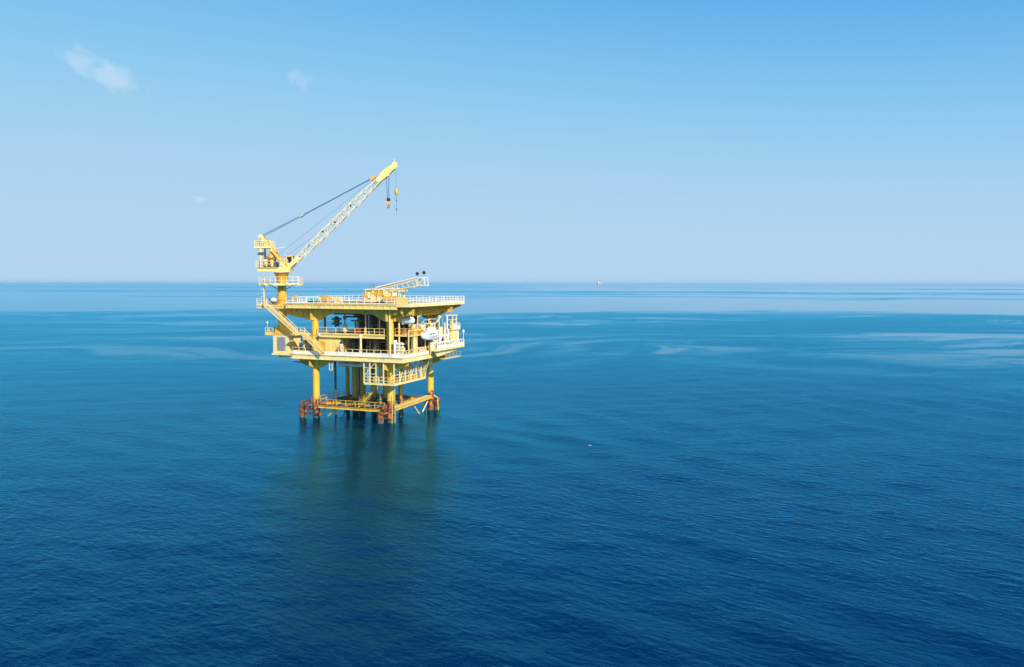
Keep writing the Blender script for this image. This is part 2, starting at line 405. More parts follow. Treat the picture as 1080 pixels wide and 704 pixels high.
for i, (a, b) in enumerate((((-6,-7.6,2.2),(-8.0,-7.7,0.2)), ((-3.6,-7.9,2.2),(-5.6,-8.0,0.4)), ((8.4,0.2,2.4),(8.4,4.6,-1.5)), ((8.4,7.0,2.6),(8.4,4.2,0.2)), ((-7.6,-2,2.2),(-7.6,5,-3)))):
    MB().tube(a, b, 0.13, n=10).build('knee_brace', 'lowyel' if i < 2 else 'pale', PF)
# conductor guide frame and conductors
gf = MB()
for x in (-6.5, -3.2, 0.4, 4.2): gf.ibeam((x,-7,2.25), (x,8,2.25), 0.25, 0.4)
for y in (-1.5, 2.0, 5.5): gf.ibeam((-8,y,2.2), (8,y,2.2), 0.25, 0.4)
gf.build('guide_frame', 'lowyel', PF)
for i, (x, y, r) in enumerate(((-7.0,1.0,0.42), (-4.9,0.4,0.58), (-3.5,1.0,0.50), (-2.1,3.5,0.42), (-0.6,0.5,0.46), (0.9,2.5,0.40), (2.3,0.0,0.42), (5.0,1.5,0.44), (-5.4,4.4,0.42), (3.4,4.6,0.42))):
    c = MB().tube((x,y,-5), (x,y,12), r, n=16)
    for z in (3.4, 9.5): c.tube((x,y,z), (x,y,z+0.25), r+0.09, n=16)
    c.build('conductor_pipe', 'darkpile', PF)
    k = MB()
    k.tube((x,y,12.3), (x,y,14.4), r*0.75, n=12)
    for z in (12.9, 13.7, 14.4): k.tube((x,y,z), (x,y,z+0.12), r*1.1, n=12)
    k.tube((x-0.9,y,13.4), (x+0.9,y,13.4), 0.16, n=8).tube((x-0.9,y,13.4),(x-0.98,y,13.4),0.38,n=12).tube((x+0.9,y,13.4),(x+0.98,y,13.4),0.38,n=12)
    tag(k.build('wellhead_valves', 'dark', PF), None, None)
for x, y, z0, r, mt in ((1.6,-3.5,-5,0.16,'dark'), (3.1,-3.2,-5,0.2,'pale'), (4.4,-2.5,-5,0.15,'grey'), (-1.4,-3.5,-5,0.17,'dark'), (6.4,-1.0,-5,0.2,'yellow'), (-6.2,-4.5,-5,0.22,'dark')):
    MB().tube((x,y,z0), (x,y,12), r, n=10).build('riser_pipe', mt, PF)
# sloping stair from lower walkway up to hanging platform
stairs((1.6,-8.6,2.6), (5.2,-8.6,6.2), (0,1,0), 0.9, 'lowyel', 12)

# --- haunched girders under a deck
def haunch_front(zt, depth, thin, y, x0, x1, mat, th=0.35, legs=(-LX, LX), reach=3.6):
    pts = [(x0, zt), (x1, zt)]
    low = []
    xs = sorted(set([x0, x1] + [x0 + (x1-x0)*i/72 for i in range(73)]))
    for x in reversed(xs):
        d = min(abs(x-l) for l in legs); f = 0 if d < 1.2 else min(1, (d-1.2)/reach)
        dd = depth + (thin-depth)*(math.sin(f*math.pi/2)**1.0)
        low.append((x, zt - dd))
    return MB().prism(pts + low, 'y', y - th/2, y + th/2).build('haunched_girder', mat, PF)
for y in (-LY, LY):
    g_ = haunch_front(21.28, 2.35, 0.95, y, -13.2, 13.2, 'yellow')
    for x in [-12.4 + 1.55*i for i in range(17)]:
        d = min(abs(x+LX), abs(x-LX)); f = 0 if d < 1.2 else min(1, (d-1.2)/3.6); dd = 2.35 - 1.4*math.sin(f*math.pi/2)
        st = MB().box((x-0.05, y-0.36, 21.26-dd+0.1), (x+0.05, y-0.176, 21.26)); st.build('stiffener', 'yellow', g_)
    MB().box((-13.2, y-0.36, 21.1), (13.2, y+0.36, 21.29)).build('flange', 'yellow', g_)
def haunch_side(x, y0, y1, mat='yellow'):
    ys = [y0 + (y1-y0)*i/60 for i in range(61)]; low = []
    for y in reversed(ys):
        d = min(abs(y-l) for l in (-LY, LY)); f = 0 if d < 1.2 else min(1, (d-1.2)/3.4)
        low.append((y, 21.24 - 2.3 + 1.3*math.sin(f*math.pi/2)))
    return MB().prism([(y0, 21.24), (y1, 21.24)] + low, 'x', x-0.17, x+0.17).build('haunched_girder', mat, PF)
hr_ = haunch_side(LX, -9.4, 12.4); haunch_side(-LX, -9.4, 12.4)
for i in range(16):
    y = -8.9 + i*1.4; d = min(abs(y-LY), abs(y+LY)); f = 0 if d < 1.2 else min(1, (d-1.2)/3.4); zb = 21.24 - 2.3 + 1.3*math.sin(f*math.pi/2)
    MB().box((LX+0.171, y-0.06, zb+0.03), (LX+0.40, y+0.06, 21.2)).build('stiffener', 'cream', hr_)
# cantilever ribs tapering out to the right edge of the main deck
for i in range(13):
    y = -8.9 + i*1.8
    MB().prism([(8.4, 21.9), (13.0, 21.9), (13.0, 21.35), (8.4, 19.7)], 'y', y-0.09, y+0.09).build('cantilever_rib', 'gold', PF)
pg = MB().prism([(-9.5,21.88),(12.6,21.88),(12.6,21.3),(9.0,20.7),(4.5,19.9),(-8.6,19.9),(-9.5,20.5)], 'x', 11.35, 11.47).build('plate_girder', 'gold', PF)
for i in range(15):
    y = -9.3 + i*1.42; zb = 19.95 if y < 4.5 else 19.95 + (y-4.5)*0.18
    MB().box((11.471, y-0.07, max(zb, 20.55 if i == 0 else zb)), (11.70, y+0.07, 21.87)).build('stiffener', 'cream' if i % 5 == 0 else 'gold', pg)
for i in range(9):
    y = -8.6 + i*2.5
    MB().prism([(-8.4, 21.9), (-13.0, 21.9), (-13.0, 21.35), (-8.4, 19.9)], 'y', y-0.09, y+0.09).build('cantilever_rib', 'gold', PF)

# --- main deck
X0, X1, Y0, Y1 = -13.5, 13.5, -10.0, 13.2
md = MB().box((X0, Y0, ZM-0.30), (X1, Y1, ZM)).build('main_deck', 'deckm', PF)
fa = MB().ibeam((X0, Y0-0.05, ZM-0.55), (10.9, Y0-0.05, ZM-0.55), 0.34, 0.86, 0.12, 0.08)
fa.build('edge_beam', 'cream', md)
for i in range(18):
    x = X0 + 0.5 + i*1.42
    if x < 10.8: MB().box((x-0.05, Y0-0.2, ZM-0.88), (x+0.05, Y0-0.1, ZM-0.22)).build('stiffener', 'cream', md)
MB().box((X1-0.1, Y0, ZM-0.5), (X1+0.08, Y1, ZM+0.02)).box((10.9, Y0-0.14, ZM-0.5), (X1+0.08, Y0, ZM+0.02)).build('edge_beam', 'pale', md)
MB().box((X0, Y1, ZM-0.6), (X1-0.2, Y1+0.12, ZM+0.01)).box((X0-0.12, Y0, ZM-0.6), (X0, Y1, ZM+0.01)).build('edge_beam', 'cream', md)
for i in range(12):
    y = Y0 + 0.6 + i*1.95; MB().ibeam((X0+0.2, y, ZM-0.52), (X1-0.3, y, ZM-0.52), 0.22, 0.42).build('joist', 'brown', md)  # brown paints the shade under the deck into the joists
railing([(X0, Y0+0.05, ZM), (X1, Y0+0.05, ZM)], 'white', 1.15, 1.55)
railing([(X1-0.05, Y0+0.1, ZM), (X1-0.05, Y1-0.1, ZM)], 'white', 1.2, 1.3, mid=(0.66, 0.33))
railing([(X1, Y1, ZM), (X0, Y1, ZM)], 'white', 1.15, 1.55)
railing([(X0, Y1, ZM), (X0, Y0+3.6, ZM)], 'white', 1.15, 1.55)
# cream mesh screens set into the rails
MB().box((10.7, Y0+0.0, ZM+0.05), (13.1, Y0+0.03, ZM+1.3)).build('rail_screen', 'cream', PF)

# --- left annex around the crane pedestal
ax = MB().box((-21.0, -9.4, 21.55), (X0-0.12, -5.4, 21.78))
ax.build('crane_access_deck', 'cream', PF)
MB().ibeam((-21.0,-9.3,21.3), (X0-0.2,-9.3,21.3), 0.25, 0.45).ibeam((-21.0,-5.6,21.3), (X0-0.2,-5.6,21.3), 0.25, 0.45).build('access_beam', 'cream', PF)
railing([(-18.6,-9.3,21.79), (-20.9,-9.3,21.79), (-20.9,-5.5,21.79), (-14.2,-5.5,21.79)], 'white', 1.2, 1.2, mid=(0.66,0.33))
MB().prism([(X0+0.2,21.25), (-17.8,21.25), (-16.6,20.4), (-13.0,19.6), (-8.9,18.9), (-8.9,21.25)], 'y', -8.15, -7.85).build('crane_bracket', 'gold', PF)
MB().tube((-15.9,-8.0,11.6), (-15.9,-8.0,21.5), 0.80, n=20).build('pedestal_support', 'gold', PF)
# --- stair flights at the front left
stairs((-18.3,-10.4,21.7), (-11.4,-10.4,16.5), (0,1,0), 1.0, 'pale', 26)
MB().box((-11.5,-10.5,16.25), (-8.6,-8.9,16.42)).build('stair_landing', 'cream', PF)
railing([(-11.0,-10.45,16.42), (-8.9,-10.45,16.42)], 'pale', 1.1, 0.9)
stairs((-9.0,-11.3,16.3), (-4.6,-11.3,12.75), (0,1,0), 0.95, 'cream', 16)
MB().box((-11.5,-11.4,16.25), (-8.6,-10.5,16.40)).build('stair_landing', 'cream', PF)

# --- left annex room with grey louvre, lower wing and golden hood
MB().box((-17.3,-9.2,12.35), (-13.6,-5.0,15.75)).build('annex_room', 'pale', PF)
lv = MB().box((-16.25,-9.28,12.95), (-14.3,-9.2,15.6)).build('louvre_panel', 'grey', PF)
for i in range(15): MB().box((-16.15,-9.36,13.05+i*0.168), (-14.4,-9.281,13.13+i*0.168)).build('slat', 'grey', lv)
MB().box((-17.5,-9.4,12.0), (-13.4,-4.8,12.34)).box((-16.4,-8.6,11.5),(-13.5,-5.6,11.99)).build('annex_base', 'pale', PF)
MB().box((-19.4,-9.0,15.80), (-12.9,-5.0,16.05)).build('wing_deck', 'cream', PF)
railing([(-17.5,-8.9,16.05), (-19.3,-8.9,16.05), (-19.3,-5.2,16.05), (-17.0,-5.2,16.05)], 'cream', 1.2, 0.9, panel=0.35, pmat='cream')
MB().add([(-17.2,-9.1,16.07),(-12.9,-9.1,16.07),(-12.9,-6.4,16.07),(-17.2,-6.4,16.07),(-16.3,-8.3,18.9),(-15.2,-8.3,18.9),(-15.2,-7.4,18.9),(-16.3,-7.4,18.9)],
         [(0,1,5,4),(1,2,6,5),(2,3,7,6),(3,0,4,7),(4,5,6,7),(3,2,1,0)]).build('pedestal_gusset', 'gold', PF)
MB().path([(-18.9,-8.8,16.05),(-18.9,-8.8,18.1)], 0.04, 6).build('lamp_stalk', 'pale', PF)
MB().capsule((-18.9,-8.8,18.0),(-18.9,-8.8,18.5), 0.17, 10).build('navigation_lamp', 'clean', PF)
MB().beam((-13.2,-8.4,12.6), (-12.2,-8.4,12.6), 0.4, 0.25).build('link_beam', 'cream', PF)

# --- mezzanine
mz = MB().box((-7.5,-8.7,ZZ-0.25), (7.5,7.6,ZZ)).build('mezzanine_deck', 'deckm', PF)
MB().ibeam((-7.5,-8.75,ZZ-0.35), (7.5,-8.75,ZZ-0.35), 0.3, 0.6).build('edge_beam', 'cream', mz)
railing([(-7.4,-8.65,ZZ), (7.4,-8.65,ZZ)], 'cream', 1.2, 2.2)
railing([(-7.4,7.5,ZZ), (7.4,7.5,ZZ)], 'cream', 1.2, 2.2)

# --- cellar deck
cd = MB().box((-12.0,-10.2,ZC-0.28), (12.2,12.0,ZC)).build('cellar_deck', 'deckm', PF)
MB().ibeam((-12.0,-10.25,ZC-0.45), (12.2,-10.25,ZC-0.45), 0.36, 1.0, 0.16, 0.08).build('edge_beam', 'pale', cd)
MB().ibeam((12.2,-10.3,ZC-0.45), (12.2,12.0,ZC-0.45), 0.30, 0.96, 0.16, 0.08).build('edge_beam', 'pale', cd)
MB().ibeam((-12.0,12.0,ZC-0.45), (12.2,12.0,ZC-0.45), 0.30, 0.9, 0.14, 0.08).ibeam((-12.05,-10.0,ZC-0.45), (-12.05,11.8,ZC-0.45), 0.30, 0.9, 0.14, 0.08).build('edge_beam', 'cream', cd)
for i in range(10):
    x = -11 + i*2.4; MB().ibeam((x,-10,ZC-0.55), (x,11.8,ZC-0.55), 0.22, 0.5).build('joist', 'brown', cd)  # brown joists put shade into the cellar underside and its reflection
for y in (-LY, LY): haunch_front(11.72, 1.9, 0.62, y, -12.0, 12.0, 'yellow', reach=4.0)
for x in (-LX, LX):
    ys = [-10 + 22*i/50 for i in range(51)]
    low = [(y, 11.70 - 1.85 + 1.2*math.sin(min(1, max(0, min(abs(y-LY), abs(y+LY))-1.2)/4)*math.pi/2)) for y in reversed(ys)]
    MB().prism([(-10,11.70),(12,11.70)] + low, 'x', x-0.16, x+0.16).build('haunched_girder', 'yellow', PF)
railing([(-11.95,-10.2,ZC), (-4.6,-10.2,ZC)], 'pale', 1.25, 1.4, panel=0.62, pmat='white')
railing([(-4.6,-10.2,ZC), (12.1,-10.2,ZC)], 'pale', 1.25, 1.5, panel=0.70, pmat='white')
railing([(12.15,-10.1,ZC), (12.15,0.0,ZC)], 'pale', 1.25, 1.2, panel=0.5, pmat='white')
railing([(-11.95,-10.2,ZC), (-11.95,11.8,ZC)], 'cream', 1.2, 1.6)
railing([(-11.95,11.9,ZC), (12.1,11.9,ZC)], 'cream', 1.2, 1.8)
# --- cream control room under the mezzanine
rm = MB().box((-7.2,-8.5,ZC), (-2.3,-4.0,ZZ-0.27)).build('cabin', 'cream', PF)
MB().box((-6.6,-8.58,12.7), (-5.6,-8.5,14.9)).build('door', 'gold', rm)
for x in (-3.1, -4.6): MB().box((x-0.04,-8.56,ZC+0.1), (x+0.04,-8.5,ZZ-0.3)).build('wall_seam', 'pale', rm)
MB().box((-11.4,-7.6,ZC), (-8.6,-4.2,ZZ-0.3)).build('cabin', 'cream', PF)
MB().box((-10.9,-7.68,12.6), (-9.2,-7.6,15.2)).build('door', 'dark', PF)
# bulkheads behind the wellbay, painted dark to deepen the shade there, and process piping on both levels
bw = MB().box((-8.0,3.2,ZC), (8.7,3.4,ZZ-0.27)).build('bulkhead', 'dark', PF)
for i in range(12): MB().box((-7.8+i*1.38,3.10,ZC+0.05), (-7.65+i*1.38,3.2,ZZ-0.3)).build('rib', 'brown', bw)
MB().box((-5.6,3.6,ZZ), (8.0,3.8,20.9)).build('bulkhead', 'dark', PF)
for x in (-2.0, 1.2, 4.6): MB().tube((x,-7.4,ZC), (x,-7.4,ZZ-0.3), 0.10, n=8).build('stanchion', 'brown', PF)
for x in (2.4, 5.4): MB().beam((x,-7.0,ZZ), (x,-7.0,21.0), 0.2).build('stanchion', 'cream', PF)
rng = random.Random(11)
for i in range(64):       # vertical runs with elbows, each one pipe
    up = i % 2; z0 = ZZ if up else ZC; z1 = 20.6 if up else ZZ-0.35
    x = rng.uniform(-1.5 if up else -2.0, 7.2); y = rng.uniform(-7.0, 2.6); zt = rng.uniform(z0+1.4, z1)
    dx = rng.choice((-1,1))*rng.uniform(0.5,1.6); x2 = max(-1.9, min(7.3, x+dx))
    MB().path([(x,y,z0), (x,y,zt), (x2,y,zt), (x2,y+rng.uniform(-0.6,0.8),zt)], rng.uniform(0.07,0.19), 8).build('process_pipe', rng.choice(('dark','brown','brown','grey','brown','dark','cream')), PF)
for y, z, r, mt in ((-6.8,20.55,0.18,'maroon'), (-5.9,20.1,0.14,'dark'), (-4.0,20.6,0.2,'brown'), (-2.0,19.4,0.16,'dark'), (-6.5,15.5,0.15,'brown'), (-3.5,15.2,0.2,'dark')):
    MB().tube((-5.5 if z > 17 else -2, y, z), (7.6, y, z), r, n=8).build('header_pipe', mt, PF)
MB().path([(-7.0,-6.6,ZZ), (-7.0,-6.6,20.8)], 0.20, 8).build('riser_pipe', 'maroon', PF)
MB().tube((-4.2,-6.0,10.35),(2.2,-6.0,10.35),0.40,n=16).build('header_pipe', 'white', PF)
for x in (-3.9,-3.3): MB().beam((x,-9.8,11.3),(x,-9.8,9.6),0.13).build('hanger', 'pale', PF)
MB().beam((-3.95,-9.8,9.62),(-3.25,-9.8,9.62),0.1).build('hanger', 'pale', PF)
MB().path([(-12.2,-9.5,10.9),(-10.3,-9.2,10.7),(-9.4,-9.0,10.2)],0.11,8).build('drain_pipe', 'brown', PF)
# lamp post on the front rail
MB().tube((3.1,-9.9,11.2),(3.1,-9.9,16.0),0.20,n=12).build('lamp_pole', 'pale', PF)
MB().capsule((3.1,-9.9,15.8),(3.1,-9.9,16.5),0.3,12).build('lamp_globe', 'clean', PF)
MB().tube((-6.6,-9.0,16.0),(-6.6,-9.0,16.1),0.05,n=8).capsule((-6.6,-9.1,15.95),(-6.6,-9.1,16.4),0.2,10).build('lamp_globe', 'clean', PF)

# --- hanging platform below the cellar deck
MB().box((3.8,-10.15,ZH-0.22), (10.25,-8.95,ZH)).build('hanging_deck', 'pale', PF)
MB().box((9.05,-8.94,ZH-0.22), (10.25,2.2,ZH)).build('hanging_deck', 'pale', PF)
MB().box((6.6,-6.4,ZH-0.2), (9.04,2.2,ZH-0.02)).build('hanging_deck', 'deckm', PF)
MB().box((6.2,2.21,ZH-0.2), (9.4,3.6,ZH+0.01)).build('hanging_deck', 'pale', PF)
railing([(3.85,-9.0,ZH),(3.85,-10.1,ZH),(10.2,-10.1,ZH),(10.2,2.1,ZH)], 'pale', 1.2, 1.15)
railing([(3.9,-8.98,ZH),(7.4,-8.98,ZH)], 'pale', 1.2, 1.2, toe=0)
railing([(9.35,2.25,ZH),(9.35,3.55,ZH)], 'pale', 1.2, 0.8)
for x, y in [(q,-10.1) for q in (3.85,5.1,6.4,8.0,10.2)] + [(10.2,q) for q in (-8.0,-5.9,-3.8,-1.7,0.4,2.1)] + [(3.85,-9.0),(6.7,-6.3),(6.7,2.0)]:
    MB().beam((x,y,ZH),(x,y,ZC-0.8),0.18).build('hanger', 'pale', PF)
MB().beam((9.2,2.3,ZH-0.1),(12.1,1.6,ZC+0.9),0.5,0.3).beam((9.7,2.0,ZH-0.1),(12.6,1.3,ZC+0.9),0.12,0.12).build('diagonal_brace', 'cream', PF)
for a, b in (((10.2,-8.0,ZH+0.2),(10.2,-5.9,ZC-0.9)), ((10.2,-3.8,ZH+0.2),(10.2,-5.9,ZC-0.9)), ((10.2,-3.8,ZH+0.2),(10.2,-1.7,ZC-0.9)), ((10.2,0.4,ZH+0.2),(10.2,-1.7,ZC-0.9)), ((3.85,-10.1,ZH+1.3),(6.4,-10.1,ZC-0.9))):
    MB().beam(a,b,0.12).build('cross_brace', 'pale', PF)
r2 = random.Random(5)
for i in range(28):       # drains, sumps and cable risers packed under the cellar deck
    x = r2.uniform(4.2, 9.8); y = r2.uniform(-8.6, 2.0); zt = r2.uniform(8.6, 11.4); zb = r2.choice((ZH, ZH, 9.3)); dy = r2.uniform(-1.5, 1.5)
    MB().path([(x,y,zb), (x,y,zt), (x,y+dy,zt), (x,y+dy,11.6)], r2.uniform(0.06,0.15), 8).build('drain_pipe', r2.choice(('pale','brown','grey','cream','pale')), PF)
for z in (9.2, 10.3): MB().beam((10.2,-10.0,z),(10.2,2.1,z),0.1).build('cross_rail', 'pale', PF)
for z in (9.3, 10.4): MB().beam((3.85,-10.1,z),(6.4,-10.1,z),0.1).build('cross_rail', 'pale', PF)
MB().capsule((7.6,-1.6,9.6),(7.6,1.4,9.6),0.5,14).build('drain_drum', 'gold', PF)
# --- right wing deck
MB().box((12.35,-0.2,ZW-0.35), (14.0,12.2,ZW)).build('wing_deck', 'pale', PF)
MB().prism([(-0.2,ZW-0.36),(12.2,ZW-0.36),(10.6,ZW-0.75),(1.0,ZW-1.5)], 'x', 13.2, 13.45).build('wing_beam', 'pale', PF)
railing([(13.95,-0.1,ZW),(13.95,12.1,ZW),(11.6,12.1,ZW)], 'white', 1.25, 1.1, panel=0.6, pmat='white')
for y in (4.5,6.2,7.9,9.4): MB().beam((13.6,y,ZW-0.4),(13.6,y,ZW-2.1),0.05).build('hanger', 'grey', PF)
MB().box((12.7,3.6,ZW-2.2),(13.9,10.6,ZW-2.1)).build('catwalk', 'pale', PF)
railing([(13.9,3.7,ZW-2.1),(13.9,10.5,ZW-2.1)], 'grey', 1.0, 1.6, toe=0, t=0.04)
# --- right face: bays, access tower and screens
MB().tube((9.8,-7.4,ZC),(9.8,-7.4,21.0),0.16,n=10).build('stanchion', 'cream', PF)
MB().tube((8.9,-9.2,ZC),(8.9,-9.2,21.2),0.12,n=10).build('riser_pipe', 'pale', PF)
MB().tube((11.6,-5.2,ZC),(11.6,-5.2,18.4),0.45,n=14).build('vent_stack', 'cream', PF)
mf = MB()
for y in (-7.8,-4.6,-1.4,1.6): mf.beam((12.0,y,ZC),(12.0,y,17.4),0.17)
mf.beam((12.0,-7.8,17.3),(12.0,1.6,17.3),0.17)
mf.build('side_frame', 'cream', PF)
MB().box((9.0,-7.6,ZZ-0.2),(12.2,6.0,ZZ-0.02)).build('side_gallery', 'cream', PF)
railing([(9.0,-7.5,ZZ),(12.1,-7.5,ZZ),(12.1,-3.4,ZZ)], 'gold', 1.3, 0.9)
MB().box((9.75,-9.3,ZC),(10.15,-8.8,15.6)).build('cabinet', 'clean', PF)
lk = MB().beam((10.6,-9.3,ZC),(10.6,-9.3,15.2),0.12).beam((11.6,-9.3,ZC),(11.6,-9.3,15.2),0.12).beam((10.6,-9.3,15.2),(11.6,-9.3,15.2),0.12).build('shelf_rack', 'pale', PF)
for k in range(4): MB().box((10.5,-9.5,13.1+k*0.58),(11.7,-8.9,13.35+k*0.58)).build('shelf', 'white', lk)
MB().box((10.8,-3.5,ZC),(12.0,-0.8,13.9)).build('cabinet', 'pink', PF)
sc_ = MB().box((11.2,2.2,ZW),(12.9,6.5,15.9)).build('side_cabin', 'white', PF)
for k in range(3): MB().box((12.9,2.5+k*1.3,14.4),(12.95,3.2+k*1.3,15.3)).build('window', 'glass', sc_)
MB().box((12.9,5.9,ZW+0.05),(12.96,6.4,15.2)).build('door', 'gold', sc_)
for k, (y, z, sy, sz, mt) in enumerate(((2.6,15.95,0.7,0.9,'white'), (4.0,15.95,0.5,1.5,'pale'), (5.3,15.95,0.6,0.8,'gold'), (0.6,13.3,0.7,1.3,'white'), (9.9,16.8,0.4,0.9,'white'))):
    MB().box((12.0,y-sy,z),(12.9,y+sy,z+sz)).build('equipment_box', mt, PF)
for k, (y, z0, z1, r, mt) in enumerate(((1.4,13.3,18.2,0.13,'white'), (3.2,15.9,19.6,0.12,'pale'), (4.8,15.9,18.8,0.10,'grey'), (6.8,13.3,19.4,0.14,'white'), (8.2,13.3,17.0,0.1,'pale'), (-0.4,12.5,18.6,0.1,'cream'))):
    MB().path([(12.7,y,z0),(12.7,y,z1),(12.3,y+0.9,z1+0.1)],r,8).build('vent_pipe', mt, PF)
railing([(12.95,2.3,15.9),(12.95,6.4,15.9)], 'white', 1.1, 0.8)
wc = MB().box((12.6,7.0,ZW),(13.7,10.2,16.6)).build('access_tower', 'pale', PF)
MB().box((12.4,6.8,16.6),(13.9,10.4,16.75)).build('landing', 'pale', wc)
tw = MB()
for x, y in ((12.5,7.2),(13.7,7.2),(12.5,9.0),(13.7,9.0)): tw.beam((x,y,16.7),(x,y,19.6),0.2)
for z in (17.7,18.7,19.55):
    tw.beam((12.5,7.2,z),(13.7,7.2,z),0.13).beam((13.7,7.2,z),(13.7,9.0,z),0.13).beam((12.5,7.2,z),(12.5,9.0,z),0.13)
tw.box((12.3,7.0,19.5),(13.9,9.2,19.7)); tw.build('ladder_cage', 'pale', wc)
railing([(13.9,7.4,16.75),(13.9,10.3,16.75),(12.5,10.3,16.75)], 'white', 1.2, 0.9, panel=0.7, pmat='white')
for y, z in ((4.4,18.3),(2.2,17.2),(5.9,17.0)): MB().beam((13.4,y,ZW),(13.4,y,z),0.2).build('stanchion', 'white', PF)
for y in (2.0,4.6,7.2): MB().beam((13.45,y-1.3,ZW+0.2),(13.45,y+1.3,15.8),0.13).beam((13.45,y+1.3,ZW+0.2),(13.45,y-1.3,15.8),0.13).build('cross_brace', 'white', PF)
for z in (14.6,15.8): MB().beam((13.45,0.2,z),(13.45,8.6,z),0.14).build('cross_rail', 'white', PF)
MB().path([(13.9,11.9,ZW),(13.9,11.9,15.9)],0.05,6).build('lamp_stalk', 'white', PF)
MB().capsule((13.9,11.9,15.8),(13.9,11.9,16.5),0.22,10).build('navigation_lamp', 'clean', PF)
MB().path([(11.5,-2.0,17.4),(11.5,1.0,18.2),(11.5,4.0,18.1),(11.5,6.5,19.4)],0.14,8).build('process_pipe', 'cream', PF)
MB().path([(10.8,-1.0,ZZ),(10.8,0.5,18.9),(10.8,5.5,18.9)],0.12,8).build('process_pipe', 'grey', PF)
for i in range(14):
    x = rng.uniform(8.9,11.2); y = rng.uniform(-4.5,8.0); z0 = rng.choice((ZC,ZZ)); zt = z0 + rng.uniform(1.3,3.4)
    MB().path([(x,y,z0),(x,y,zt),(x,y+rng.uniform(-1.6,1.6),zt)],rng.uniform(0.08,0.17),8).build('process_pipe', rng.choice(('dark','brown','cream','grey')), PF)
MB().box((8.9,0.5,ZC),(9.1,11.8,ZZ-0.2)).build('bulkhead', 'brown', PF)
r3 = random.Random(21)
for i in range(22):       # small boxes and valve stands crowding the right side
    x = r3.uniform(9.2, 11.9); y = r3.uniform(-6.8, 8.5); z = r3.choice((ZC, ZC, ZZ)); h_ = r3.uniform(0.5, 1.7); q = r3.uniform(0.18, 0.5)
    MB().box((x-q, y-q, z), (x+q, y+q, z+h_)).tube((x, y, z+h_), (x, y, z+h_+0.5), 0.07, n=6).build('equipment_box', r3.choice(('white','pale','cream','grey','dark','gold')), PF)
for i in range(9):
    y = -6.0 + i*1.5; z0 = r3.choice((13.6, 14.4, 17.2)); z1 = z0 + r3.uniform(1.4, 3.0)
    MB().path([(12.15, y, z0), (12.15, y, z1), (12.15, y + r3.uniform(0.5, 1.6), z1)], r3.uniform(0.06, 0.12), 6).build('conduit', r3.choice(('white','pale','brown')), PF)
# pumps on the hanging deck
for y, mt in ((-4.8,'gold'),(-2.2,'gold'),(0.6,'gold')):
    MB().tube((8.2,y-0.8,ZH+0.6),(8.2,y+0.5,ZH+0.6),0.42,n=14).box((7.7,y-0.9,ZH),(8.7,y+0.8,ZH+0.22)).tube((8.2,y+0.5,ZH+0.6),(8.2,y+0.9,ZH+0.6),0.25,n=12).tube((8.2,y,ZH+0.9),(8.2,y,ZH+1.8),0.12,n=8).build('pump', mt, PF)

# ================================================================ EQUIPMENT on the decks
t = pthing('separator_drum', 'upright dark drum with side nozzles on the mezzanine against open sea', 'vessel', -5.4, -5.0, ZZ)
MB().capsule((0,0,1.2),(0,0,3.2),0.58,18).build('shell', 'dark', t)
for z in (1.75, 2.65): MB().tube((-0.95,0,z),(0.95,0,z),0.1,n=8).tube((-1.0,0,z),(-0.92,0,z),0.22,n=10).tube((0.92,0,z),(1.0,0,z),0.22,n=10).build('nozzle', 'dark', t)
for a in (0.5,2.6,4.7): MB().beam((0.45*math.cos(a),0.45*math.sin(a),0),(0.45*math.cos(a),0.45*math.sin(a),1.6),0.1).build('leg', 'dark', t)
t = pthing('metering_skid', 'pale rounded pot beside the dark drum on the mezzanine', 'vessel', -2.6, -6.4, ZZ)
MB().capsule((0,0,0.1),(0,0,1.75),0.5,14).build('shell', 'pale', t); MB().tube((0,0,1.7),(0,0,4.0),0.1,n=8).tube((0,0,2.7),(0,0,3.4),0.32,n=12).build('valve_stem', 'dark', t)
t = pthing('fire_box', 'small red box at the mezzanine rail', 'box', 1.3, -8.0, ZZ)
MB().box((-0.45,-0.3,0.25),(0.45,0.3,1.1)).build('body', 'red', t)
MB().box((-0.4,-0.25,0),(-0.28,0.25,0.25)).box((0.28,-0.25,0),(0.4,0.25,0.25)).build('foot', 'dark', t)
t = pthing('horn_post', 'faded pink cowl on a short post at the lower front rail', 'cowl', -1.35, -9.7, ZC)
MB().tube((0,0,0),(0,0,1.3),0.13,n=10).build('post', 'pale', t)
MB().lathe((0,0,1.2),(0,0,2.15),[(0,0.18),(0.3,0.34),(0.8,0.42),(1,0.40)],14).build('cowl', 'pink', t)
MB().capsule((0,0,2.05),(0,0,2.6),0.24,10).build('cap', 'black', t)
for x, y, s_, lb in ((-0.9,-6.0,1.0,'dark squat vessel beside the cream cabin in the lower bay'), (3.9,-5.8,1.15,'dark upright vessel right of the lamp post in the lower bay')):
    t = pthing('wellbay_vessel', lb, 'vessel', x, y, ZC)
    MB().capsule((0,0,0.4),(0,0,2.7*s_),0.62*s_,16).build('shell', 'brown' if x > 0 else 'dark', t)
    for a in (0.4,2.5,4.6): MB().beam((0.45*math.cos(a),0.45*math.sin(a),0),(0.45*math.cos(a),0.45*math.sin(a),0.9),0.12).build('leg', 'dark', t)
t = pthing('storage_tank', 'glossy white capsule tank slung under the main deck at its near right corner', 'tank', 11.0, -6.4, 18.4)
MB().capsule((-1.5,0,0.75),(1.5,0,0.75),0.66,20).build('shell', 'clean', t)
for y in (-0.8, 0.8): MB().box((y-0.1,-0.5,-0.05),(y+0.1,0.5,0.3)).beam((y,0.6,0.1),(y,0.6,2.9),0.1).build('saddle', 'grey', t)
